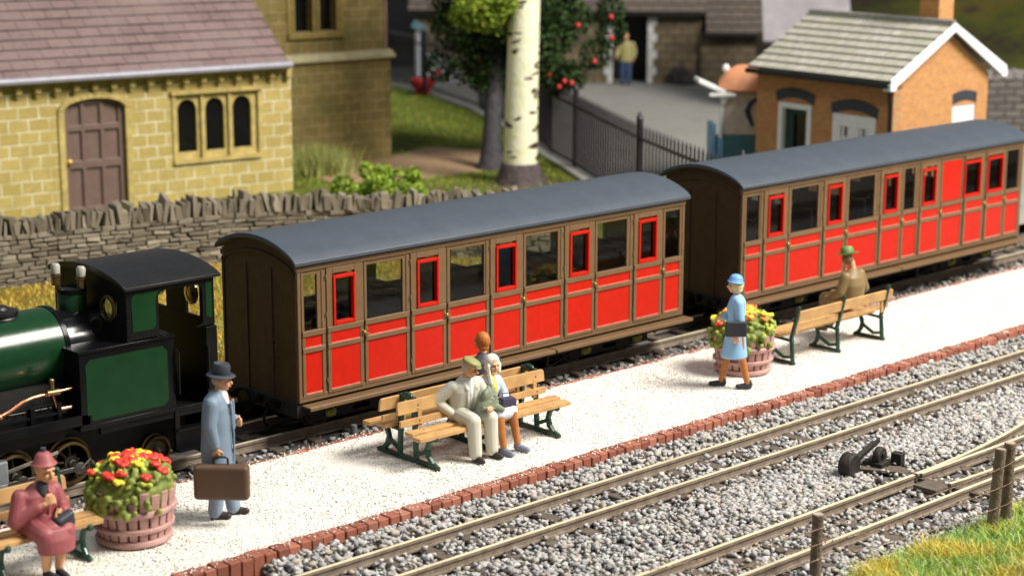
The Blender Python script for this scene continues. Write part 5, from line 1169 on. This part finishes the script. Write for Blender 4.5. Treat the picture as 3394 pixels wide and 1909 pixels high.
# grass of the verge, lawn and tufts
def inpoly(x, y, poly):
    r = np.zeros(len(x), bool); j = len(poly)-1
    for i in range(len(poly)):
        (xi, yi), (xj, yj) = poly[i], poly[j]; c = ((yi > y) != (yj > y)) & (x < (xj-xi)*(y-yi)/(yj-yi+1e-12)+xi); r ^= c; j = i
    return r
n = 60000; x = rng.uniform(-8, 12, n); y = rng.uniform(1.9, 11.5, n)
k = inpoly(x, y, [(-14, 1.9), (12, 1.9), (11.8, 3.2), (9.2, 6.7), (7.5, 8.4), (5.4, 9.55), (1.5, 10.4), (-14, 12.4)]); x, y = x[k], y[k]; n = len(x)
pn = np.array([noise.noise((a*.8, b_*.8, 2)) for a, b_ in zip(x, y)])
T = np.where((pn+rng.normal(0, .2, n) > -.08)[:, None], pick([(.74, .50, .08), (.62, .43, .07), (.78, .60, .15), (.58, .36, .07)], n), pick([(.30, .36, .06), (.44, .42, .08)], n))
blades('verge_grass', np.stack([x, y, np.full(n, -.02)], 1), rng.uniform(.04, .10, n), rng.uniform(.012, .024, n), T, M['grassblade'], 1.0)
n = 30000; x = rng.uniform(9, 27, n); y = rng.uniform(8, 32, n); lawn_p = [(11.6, 15.9), (13, 14.4), (15.1, 8.4)]+fence_line[3:11]+[(24, 32), (17.5, 18.5)]
k = inpoly(x, y, lawn_p) & ~(inpoly(x, y, [(12.6, 15.4), (13.2, 17.4), (16.2, 17.9), (18.2, 18.6), (19.0, 16.9), (18.2, 15.6), (16.4, 14.5), (14.6, 14.6)]) & (rng.uniform(0, 1, n) < .95)); x, y = x[k], y[k]; n = len(x)
blades('lawn_grass', np.stack([x, y, np.full(n, -.02)], 1), rng.uniform(.05, .12, n), rng.uniform(.015, .03, n), pick([(.24, .36, .05), (.32, .42, .06), (.42, .40, .08), (.18, .28, .04)], n), M['grassblade'], 1.0)
M['tuft'] = M['grassblade']
def tuft(label, c, r, h, n, cols):
    P = np.stack([c[0]+rng.normal(0, r*.5, n), c[1]+rng.normal(0, r*.5, n), np.full(n, c[2])], 1)
    tag(blades('grass_tuft', P, rng.uniform(.5, 1, n)*h, rng.uniform(.018, .035, n), pick(cols, n), M['grassblade'], .7, kind=None), label, 'grass tuft')
tuft('tall pale grass tuft at the foot of the stone tower', (13.35, 17.1, -.02), .75, .75, 900, [(.42, .42, .16), (.36, .40, .12), (.30, .34, .10)])
# bushes
apples = ((18.63, 15.6, 3.99), (20.22, 13.85, 3.6), (19.04, 14.47, 1.9), (16.9, 16.6, 2.23), (17.73, 15.7, 2.33), (17.62, 15.9, 2.57), (19.46, 14.25, 3.41), (20.1, 13.7, 3.1), (19.0, 14.5, 3.06), (19.7, 13.9, 2.53), (19.1, 14.35, 2.04), (18.8, 14.6, 2.23), (19.2, 14.2, 2.0))
def bush(name, label, c, rad, n, size, cols, cat='bush', parent=None, dark=.35, lumps=14):
    if rad == 'ball':
        q = rng.normal(size=(lumps, 3)); q /= np.linalg.norm(q, axis=1)[:, None]; C = q*(1.8*rng.uniform(.2, 1, lumps)**.45)[:, None]; Rr = rng.uniform(.38, .70, lumps); ex = np.array([(p[0]-17.0+.05, p[1]-14.75+.05, p[2]+.12) for p in apples])-np.array(c); C[:len(ex)] = ex; Rr[:len(ex)] = .42
    else: C = np.array([[*(rng.normal(0, .5, 2)*rad[:2]), abs(rng.normal(0, .45))*rad[2]] for _ in range(lumps)]); Rr = rng.uniform(.28, .5, lumps)*min(rad)
    if isinstance(rad, float): pass
    i = rng.integers(0, lumps, n); d = rng.normal(size=(n, 3)); d /= np.linalg.norm(d, axis=1)[:, None]; q = rng.uniform(.4, 1, n)**.5
    P = C[i]+d*(Rr[i]*q)[:, None]
    hgt = np.clip((P[:, 2]-P[:, 2].min())/(np.ptp(P[:, 2])+1e-6), 0, 1); T = pick(cols, n, .25)*(dark+(1-dark)*(.35*hgt+.65*q)[:, None]*1.1)  # tint darkens inside clumps and lower down: foliage shade painted in
    o = leaves('foliage' if parent else name, P+np.array(c), rng.uniform(.6, 1.3, n)*size, T, M['leaf'], parent)
    if not parent: tag(o, label, cat)
    return o
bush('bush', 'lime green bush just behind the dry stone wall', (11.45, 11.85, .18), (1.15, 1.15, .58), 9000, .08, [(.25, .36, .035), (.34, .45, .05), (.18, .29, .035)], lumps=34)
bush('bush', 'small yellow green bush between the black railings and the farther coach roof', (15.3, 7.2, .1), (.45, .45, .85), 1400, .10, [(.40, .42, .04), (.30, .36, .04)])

# birch with its marked trunk and dark rooted base
bt = thing('birch_tree', 'cream birch trunk with black bark marks standing behind the first coach', 'tree', (15.95, 12.62, 0))
m, nt, bb = _new('birch_bark'); v = _coord(nt)
c = _ramp(nt, _noise(nt, v, 2.5, 4), [(.3, (.78, .74, .48)), (.5, (.86, .83, .62)), (.72, (.70, .71, .36))])
nt.links.new(c, bb.inputs['Base Color']); bb.inputs['Roughness'].default_value = .6; _bump(nt, bb, _noise(nt, v, 9, 4), .5, .04)
b = MB(); pts = [(0, 0, .42), (.02, .0, 1.5), (.05, -.02, 3.0), (.10, -.02, 4.6), (.14, 0, 6.2), (.2, .05, 8)]
b.tube(pts, [.40, .385, .37, .36, .30, .2], 28); b.cur = 1; random.seed(4)
for i in range(52):
    z = random.uniform(.6, 4.6); a = random.uniform(-3.7, -.8) if random.random() < .5 else random.uniform(-1.6, -.7); cx = .02*z; L_ = random.uniform(.12, .42)*(1 if random.random() < .6 else .5); r = .402-.008*z; th = random.uniform(.03, .075); tl = random.uniform(-.12, .16); mm = 7
    up_, dn_ = [], []
    for j in range(mm+1):
        q = j/mm; ang = a+L_/r*(q-.5); zz = z+tl*(q-.5)*L_*2+random.uniform(-.01, .01); w_ = th*math.sin(PI*min(1, max(.06, q)))**.5*random.uniform(.5, 1.2)
        up_.append((cx+(r+.008)*math.cos(ang), (r+.008)*math.sin(ang), zz+w_)); dn_.append((cx+(r+.008)*math.cos(ang), (r+.008)*math.sin(ang), zz-w_))
    b.add(up_+dn_, [(j, j+1, mm+2+j, mm+1+j) for j in range(mm)])
b.build('trunk', [m, mat('dark_bark_marks', (.07, .04, .025), .85, var=.5)], bt, smooth=70); random.seed(7)
b = MB(); b.lathe([(.66, -.05), (.58, .1), (.50, .28), (.46, .42), (.43, .47), (0, .48)], n=26, wob=.05); b.build('root_base', mat('dark_root', (.085, .065, .065), .8, var=.4, bump=.8, bs=12, bd=.05), bt, smooth=70)
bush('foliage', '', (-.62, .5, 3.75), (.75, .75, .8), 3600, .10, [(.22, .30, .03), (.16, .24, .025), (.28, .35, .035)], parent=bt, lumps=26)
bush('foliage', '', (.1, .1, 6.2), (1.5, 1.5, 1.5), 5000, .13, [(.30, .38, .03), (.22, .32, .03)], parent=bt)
# apple tree
at_ = thing('apple_tree', 'dark green tree hung with red apples behind the birch trunk', 'tree', (17.0, 14.75, 0))
b = MB(); b.tube([(-.02, 0, -.02), (.05, .06, .5), (.3, .3, 1.2), (.62, .55, 2.1), (1.0, .7, 3.2), (1.3, .8, 4.4)], [.34, .25, .22, .22, .18, .1], 14); b.lathe([(.46, -.02), (.34, .12), (.27, .35), (0, .4)], n=18, wob=.06)
for q in range(7): a = q*.9; b.tube([(.62+.05*q, .55, 2.0+.2*q), (1.0+math.cos(a)*.7, .7+math.sin(a)*.7, 2.7+.25*q), (1.1+math.cos(a)*1.6, .8+math.sin(a)*1.6, 3.1+.35*q)], [.09, .06, .02], 7)
b.build('trunk', mat('grey_black_trunk', (.045, .04, .045), .7, var=.4, bump=.7, bs=14, bd=.05), at_, smooth=70)
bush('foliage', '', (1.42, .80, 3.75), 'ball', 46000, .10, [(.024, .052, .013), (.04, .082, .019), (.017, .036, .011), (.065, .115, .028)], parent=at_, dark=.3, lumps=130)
for p in apples:
    b = MB(); b.lathe([(0, .052), (.031, .062), (.057, .037), (.063, 0), (.049, -.042), (.018, -.061), (0, -.055)], n=14); b.build('apple', M['apple'] if 'apple' in M else M.setdefault('apple', mat('red_apple', (.70, .05, .05), .35, var=.15)), at_, smooth=60, loc=(p[0]-17.0-.25, p[1]-14.75-.25, p[2]))

# iron railings along the kerb
M['iron'] = mat('black_railing', (.022, .02, .024), .45, var=.3)
fl = [Vector(p) for p in fence_line]; fc = [0]
for a, c in zip(fl[:-1], fl[1:]): fc.append(fc[-1]+(c-a).length)
def onf(s):
    for i in range(len(fl)-1):
        if s <= fc[i+1] or i == len(fl)-2: return fl[i]+(fl[i+1]-fl[i]).normalized()*(s-fc[i])
ir = thing('iron_railings', 'black iron railings with pointed bars curving along the kerb of the yard', 'railings', (18.2, 12.6, 0)); ir0 = Vector((18.2, 12.6))
PS_ = 5.75; s0 = fc[5]-2*PS_; ps = [s0+PS_*i for i in range(8)]
for i, s in enumerate(ps):
    if s > fc[-1] or s < -.3: continue
    p = onf(s)-ir0; b = MB(); b.cyl((p.x, p.y, 0), (p.x, p.y, 1.98), .075, n=10); b.cyl((p.x, p.y, 1.98), (p.x, p.y, 2.12), .085, .02, n=10); b.build('post', M['iron'], ir, smooth=40)
    if i+1 < len(ps) and ps[i+1] <= fc[-1]:
        b = MB(); N = 26
        for z in (.16, 1.56):
            for k in range(8):
                a, c = onf(s+PS_*k/8)-ir0, onf(s+PS_*(k+1)/8)-ir0; b.obox(((a.x+c.x)/2, (a.y+c.y)/2, z), ((c-a).length+.01, .04, .06), (0, 0, math.atan2((c-a).y, (c-a).x)))
        for k in range(1, N):
            p = onf(s+PS_*k/N)-ir0; b.cyl((p.x, p.y, .08), (p.x, p.y, 1.76), .026, n=6); b.cyl((p.x, p.y, 1.76), (p.x, p.y, 1.88), .032, .006, n=6)
        b.build('panel', M['iron'], ir)

# brick station building
brickF = brickmat('shaded_brick_front', (.50, .22, .075), (.42, .18, .06), (.40, .27, .15), .22, .075, .009, 'YZX', .3, .008)  # darker copy of the gable brick, painting in the front's shade
brickG = brickmat('orange_brick_gable', (.56, .26, .085), (.48, .21, .07), (.45, .31, .17), .22, .075, .009, 'XZY', .3, .008)
M['vous'] = mat('blue_grey_arch_brick', (.045, .047, .06), .7, var=.3, vs=12)
st = thing('station_building', 'small orange brick station with grey tiled roof, white bargeboards and chimney', 'station', (18.55, 4.05, 0), -5)
b = MB(); b.M = Matrix(((0, 1, 0, 0), (1, 0, 0, 0), (0, 0, 1, 0), (0, 0, 0, 1)))
wallgrid(b, .0, 3.95, -.2, 2.80, 0, .25, [(2.30, 3.24, -.2, 2.13), (.48, 1.62, .8, 2.0)]); b.build('front_wall', brickF, st)
b = MB(); wallgrid(b, .25, 3.12, -.2, 2.70, 0, .25, [(1.95, 2.72, .8, 2.22)]); b.prism([(0, 2.70), (3.12, 2.70), (3.12, 2.86), (1.66, 3.84), (0, 2.82)], .0, .25, 'xz'); b.box(.25, 3.12, .25, 3.95, -.2, 2.68); b.prism([(0, 2.70), (3.12, 2.70), (1.66, 3.84)], 3.7, 3.95, 'xz'); b.build('gable_wall', brickG, st)
def arcbrick(along_y, c, w_, z, h, rise, parent):
    b = MB(); n = 11
    for i in range(n):
        t0, t1 = -1+2*i/n+.01, -1+2*(i+1)/n-.01; f = lambda t: z+rise*(1-t*t)
        p = [(c+w_/2*t0, f(t0)), (c+w_/2*t1, f(t1)), (c+w_/2*t1*1.06, f(t1)+h), (c+w_/2*t0*1.06, f(t0)+h)]
        b.prism(p, -.012, .02, 'yz' if along_y else 'xz')
    return b.build('brick_arch', M['vous'], parent)
arcbrick(True, 2.77, 1.14, 2.15, .22, .12, st); arcbrick(True, 1.05, 1.28, 2.02, .24, .14, st); arcbrick(False, 2.335, .80, 2.24, .22, .08, st)
b = MB(); b.box(-.03, .10, 3.14, 3.26, 0, 2.15); b.box(-.03, .10, 2.28, 2.40, 0, 2.15); b.box(-.03, .10, 2.40, 3.14, 2.03, 2.15); fr = b.build('door_frame', M['white'], st, bevel=.01)
b = MB(); b.box(.10, .14, 2.9, 3.14, 0, 2.03); b.box(.10, .14, 2.40, 2.55, 0, 2.03); b.box(.10, .14, 2.55, 2.9, 0, .8); b.box(.10, .14, 2.55, 2.9, 1.9, 2.03); b.build('door', mat('dark_green_door', (.012, .04, .025), .5), st, bevel=.01)
b = MB(); b.box(.16, .18, 2.4, 3.14, 0, 2.03); b.build('door_pane', M['glassdark'], st)
b = MB(); b.box(-.02, .08, .45, .56, .8, 2.06); b.box(-.02, .08, 1.54, 1.65, .8, 2.06); b.box(-.02, .08, .56, 1.54, 1.80, 2.06); b.box(-.02, .08, 1.0, 1.10, .8, 1.8); b.box(-.02, .08, .56, 1.54, .8, 1.0)
for y in (.74, .87, 1.23, 1.38): b.box(.02, .07, y-.03, y+.03, 1.0, 1.8)
for z in (1.28, 1.54): b.box(.02, .07, .56, 1.54, z-.03, z+.03)
b.box(.0, .05, .56, .68, 1.0, 1.8); b.box(.0, .05, .92, 1.18, 1.0, 1.8); b.box(.0, .05, 1.44, 1.54, 1.0, 1.8)
fr = b.build('window', M['white'], st, bevel=.008); g = MB(); g.box(.09, .10, .5, 1.6, .8, 2.0); g.build('pane', M['glassdark'], fr)
b = MB(); b.box(1.95, 2.72, .02, .10, 1.7, 2.26); b.box(1.95, 2.05, .0, .1, .8, 1.7); b.box(2.62, 2.72, .0, .1, .8, 1.7); b.box(2.3, 2.37, .0, .1, .8, 1.7); fr = b.build('window', M['white'], st, bevel=.01); g = MB(); g.box(1.98, 2.7, .11, .12, .8, 2.2); g.build('pane', M['glassdark'], fr)
rp = math.atan2(3.98-2.88, 1.66+.30)
grt = brickmat('grey_roof_tiles', (.46, .43, .38), (.39, .37, .325), (.21, .195, .16), .30, .27, .012, 'XYZ', .4, .02, stain=(.32, .32, .23), sfreq=1.5)
tileroof('roof', grt, st, (-.30, 3.95, 2.87), -PI/2, rp, -.0, 4.12, 2.27, .27, .06)
tileroof('roof', grt, st, (3.42, -.0, 2.95), PI/2, math.atan2(3.98-2.97, 3.42-1.66), -.16, 4.12, 2.03, .27, .06)
b = MB(); b.cyl((1.66, -.16, 4.02), (1.66, 3.95, 4.02), .07, n=10); b.build('ridge', mat('grey_ridge', (.22, .21, .19), .8), st, smooth=50)
b = MB(); b.prism([(-.34, 2.80), (-.34, 2.94), (1.66, 4.02), (3.47, 3.02), (3.47, 2.88), (3.31, 2.83), (1.66, 3.84), (-.18, 2.77)], -.22, -.17, 'xz')
for x, z in ((-.27, 2.70), (3.40, 2.78)): b.box(x-.09, x+.09, -.225, -.0, z, z+.14)
b.build('bargeboard', mat('bright_white_paint', (.84, .84, .86), .4, var=.04), st, bevel=.012)
b = MB(); b.cyl((-.36, -.15, 2.81), (-.36, 3.95, 2.81), .06, n=10); b.tube([(-.34, .06, 2.78), (-.1, .03, 2.66), (-.06, .02, 2.3), (-.06, .02, 0)], .045, 8); b.box(-.30, -.0, .02, 3.95, 2.74, 2.79); b.build('gutter', M['matblack'], st, smooth=40)
b = MB(); b.box(1.70, 2.18, .30, .82, 3.2, 5.3); b.box(1.65, 2.23, .25, .87, 5.05, 5.2); b.build('chimney', brickG, st)

# stall with orange canopy beside the station
ks = thing('kiosk', 'blurred cream and teal stall with orange canopy and white flap beside the brick station', 'stall', (19.80, 9.22, 0), -40); ks.scale = (1, 1, 1.09)
b = MB(); b.box(-.42, .42, -.35, .35, 0, 1.05); b.build('counter', mat('teal_panel', (.05, .15, .16), .5), ks, bevel=.02)
b = MB(); b.box(-.42, .42, -.33, .33, 1.06, 1.96); b.build('upper_panel', mat('cream_panel', (.50, .44, .34), .5), ks, bevel=.02)
b = MB(); b.tube([(.36, -.345, 1.86), (.16, -.345, 1.72), (.10, -.345, 1.58), (.16, -.345, 1.44), (.24, -.345, 1.26)], [.03, .055, .065, .06, .035], 8); b.build('emblem', mat('dark_blue_emblem', (.02, .02, .05), .5), ks, smooth=60)
b = MB(); b.loft([(.08, 0, 1.98, .50, .46), (.08, 0, 2.03, .62, .56), (.08, 0, 2.22, .58, .50), (.08, 0, 2.40, .42, .36), (.08, 0, 2.52, .18, .16)], 24); b.build('canopy', mat('salmon_orange_canopy', (.72, .31, .155), .55, var=.1), ks, smooth=60)
b = MB(); b.obox((-.74, -.1, 2.10), (.70, .72, .09), (0, .38, 0)); b.build('flap', M['white'], ks, bevel=.02); b = MB(); b.obox((-.50, -.45, 1.93), (.62, .10, .07)); b.build('flap_rail', M['white'], ks, bevel=.02)
b = MB(); b.ball((-.36, .0, 2.46), .085); b.cyl((-.36, 0, 2.3), (-.36, 0, 2.46), .03, n=8); b.build('finial', M['white'], ks, smooth=60)
b = MB(); b.box(-.72, -.60, -.3, .3, .0, 1.3); b.build('side_board', mat('pale_blue_board', (.18, .36, .52), .5), ks, bevel=.02); b = MB(); b.box(-.56, -.43, -.36, .36, 0, 1.0); b.build('side_board', bpy.data.materials['pale_blue_board'], ks, bevel=.02)
b = MB(); b.box(.43, .56, -.38, -.26, 0, 1.22); b.build('red_post', M['red'], ks, bevel=.02)
b = MB(); b.cyl((-.50, -.30, 1.0), (-.46, -.30, 2.0), .05, n=8); b.build('strut', M['white'], ks); b = MB(); b.cyl((-.30, -.36, 1.97), (-.46, -.36, 1.75), .05, n=8); b.build('strut', M['white'], ks)

# old stone building with dark doorway
darkst = brickmat('brown_rubble', (.20, .155, .098), (.165, .128, .08), (.10, .08, .052), .5, .28, .03, 'XZY', .7, .05, distort=.12, stain=(.07, .055, .035))
darkroof = brickmat('dark_slates', (.17, .135, .112), (.145, .115, .095), (.08, .065, .057), .45, .35, .02, 'XYZ', .4, .02, stain=(.12, .105, .10))
fg = thing('old_workshop', 'dark brown stone workshop with pale door jambs and low sagging eaves', 'building', (33.4, 25.4, 0), -46)
b = MB(); wallgrid(b, -7.5, 2.37, -.1, 2.45, 0, .4, [(-.66, .52, -.1, 2.40)]); wallgrid(b, 2.37, 6.5, -.1, 1.75, -.25, .4, []); b.box(-7.5, 6.5, 3.6, 4, -.1, 2.4); b.build('wall', darkst, fg)
b = MB(); b.box(-.7, .56, 1.2, 1.25, -.1, 2.4); b.build('doorway', M['matblack'], fg)  # black sheet stands in for the interior's shade behind the door opening
M['quoin'] = mat('pale_grey_quoins', (.55, .55, .53), .85, var=.2, vs=3)
b = MB()
for i in range(8):
    z = .0+i*.285; e = .24 if i % 2 else .12; b.box(-.66-e-.06, -.66, -.03, .3, z, z+.275)
b.build('door_jamb', M['quoin'], fg, bevel=.02); b = MB()
for i in range(8):
    z = .0+i*.285; e = .24 if i % 2 else .12; b.box(.52, .52+e+.08, -.03, .3, z, z+.275)
b.build('door_jamb', M['quoin'], fg, bevel=.02)
b = MB(); b.box(-.9, .8, -.04, .35, 2.40, 2.52); b.build('lintel', M['doorbrown'], fg)
tileroof('roof', darkroof, fg, (0, -.45, 2.45), 0, R(42), -7.7, 2.5, 5.0, .35, .08)
tileroof('roof', darkroof, fg, (0, -.70, 1.76), 0, R(42), 2.5, 6.8, 5.6, .35, .08)
b = MB(); b.box(-7.6, 2.5, -.42, .0, 2.36, 2.42); b.box(2.5, 6.7, -.66, -.25, 1.66, 1.72); b.build('eave_board', M['matblack'], fg)
b = MB(); b.obox((1.6, -.25, .3), (.5, .3, .6), jit=.08); b.obox((1.95, -.3, .2), (.6, .3, .42), jit=.1); tag(b.build('scrap_pile', mat('dark_scrap', (.05, .045, .045), .8, var=.4), bevel=.04), 'dark heap of scrap against the workshop wall', 'scrap heap'); sp_ = bpy.data.objects['scrap_pile']; sp_.location = (33.4, 25.4, 0); sp_.rotation_euler = (0, 0, R(-46))
ob = thing('outbuilding', 'building with a smooth lavender grey roof partly hidden behind the station roof', 'building', (30.6, 17.2, 0), -46)
b = MB(); b.box(0, 2.4, 0, 4, -.1, 2.1); b.build('wall', darkst, ob)
b = MB(); b.M = Matrix.Translation((0, -.3, 2.12)) @ Matrix.Rotation(R(50), 4, 'X'); b.box(-.15, 2.5, 0, 4.2, 0, .1); b.build('roof', mat('lavender_slate', (.33, .30, .32), .7, var=.22, vs=1.2, bump=.4, bs=12), ob)
sh_ = thing('dark_shed', 'tall dark grey building behind the church tower and the apple tree', 'building', (31.0, 35.2, 0), -44)
b = MB(); b.box(-4, 9, 0, 4, -.1, 1.35); b.build('wall', mat('near_black_boards', (.035, .03, .032), .8, var=.35, vs=1.5), sh_); b = MB(); b.box(-4, 9, .04, 4, 1.352, 7); b.build('upper_wall', mat('dark_grey_render', (.10, .095, .10), .85, var=.25, vs=1), sh_)
pg_ = thing('picket_gate', 'white upright pickets behind the black post', 'gate', (28.05, 29.75, 0), -44)
b = MB()
for i in range(9):
    x = -.12+i*.155 ; h = 1.05 if i < 4 else 1.05-(i-3)*.16
    b.obox((x, 0, h/2), (.10, .05, h))
b.build('picket', mat('bluish_white_picket', (.55, .58, .66), .5, var=.15), pg_)
b = MB(); b.box(-.55, -.30, .05, .13, 0, 1.75); b.build('gate_post', mat('bluish_white_post', (.50, .56, .64), .5, var=.15), pg_)
b = MB(); b.obox((-.45, 0, 1.95), (.50, .06, .28), (0, .6, 0)); b.build('blue_sign', mat('blue_sign', (.09, .17, .21), .5), pg_, bevel=.02)
pp_ = MB(); pp_.cyl((0, 0, 0), (0, 0, 1.95), .07, n=10); pp_.cyl((0, 0, 1.95), (0, 0, 2.1), .09, n=10); tag(pp_.build('lamp_post', M['matblack'], loc=(25.55, 27.25, 0), smooth=40), 'thin black post in front of the white pickets', 'post')
hy = thing('red_barrow', 'small blurred red tub at the foot of the thin black post', 'tub', (25.75, 27.55, 0))
b = MB(); b.loft([(0, 0, 0, .26, .2), (0, 0, .22, .30, .22), (0, 0, .30, .42, .3), (0, 0, .52, .5, .34), (0, 0, .58, .44, .3)], 20); b.build('tub', mat('deep_red_tub', (.30, .012, .018), .45), hy, smooth=50)
# hillside and far wall
hb = MB(); N = 40; vs = []
for j in range(N+1):
    for i in range(N+1):
        x = 34+i*1.4; y = -25+j*1.9; d = max(0, (x-36)+.0*y); z = .55*min(d, 30)**.95*.55+.9*noise.noise((x*.16, y*.16, 0))*min(1, d/4)+.3*noise.noise((x*.5, y*.5, 4))*min(1, d/4)-.05
        vs.append((x, y, z))
hb.add(vs, [(j*(N+1)+i, j*(N+1)+i+1, (j+1)*(N+1)+i+1, (j+1)*(N+1)+i) for j in range(N) for i in range(N)])
hb.build('hillside', groundmat('mossy_hillside', [(.06, .045, .025), (.13, .105, .022), (.09, .10, .018), (.05, .036, .024), (.11, .07, .03)], .35, .8, 6, fine=8, bd=.2), smooth=60)['kind'] = 'structure'
rw = thing('field_wall', 'blurred grey stone wall beyond the gable end of the brick station', 'wall', (31.2, 9.2, 0), -40)
b = MB(); b.box(-3.0, 7, 0, .5, -.1, 1.62); b.build('stonework', brickmat('grey_rubble', (.17, .15, .135), (.13, .115, .105), (.07, .06, .055), .5, .2, .03, 'XZY', .7, .05, distort=.1), rw)
b = MB()
for i in range(34): b.obox((-2.9+i*.29, .25, 1.70), (.26, .55, .26), (0, 0, random.uniform(-.1, .1)), jit=.04)
b.build('coping', mat('grey_coping', (.24, .22, .21), .85, var=.3, vs=3), rw, bevel=.03)
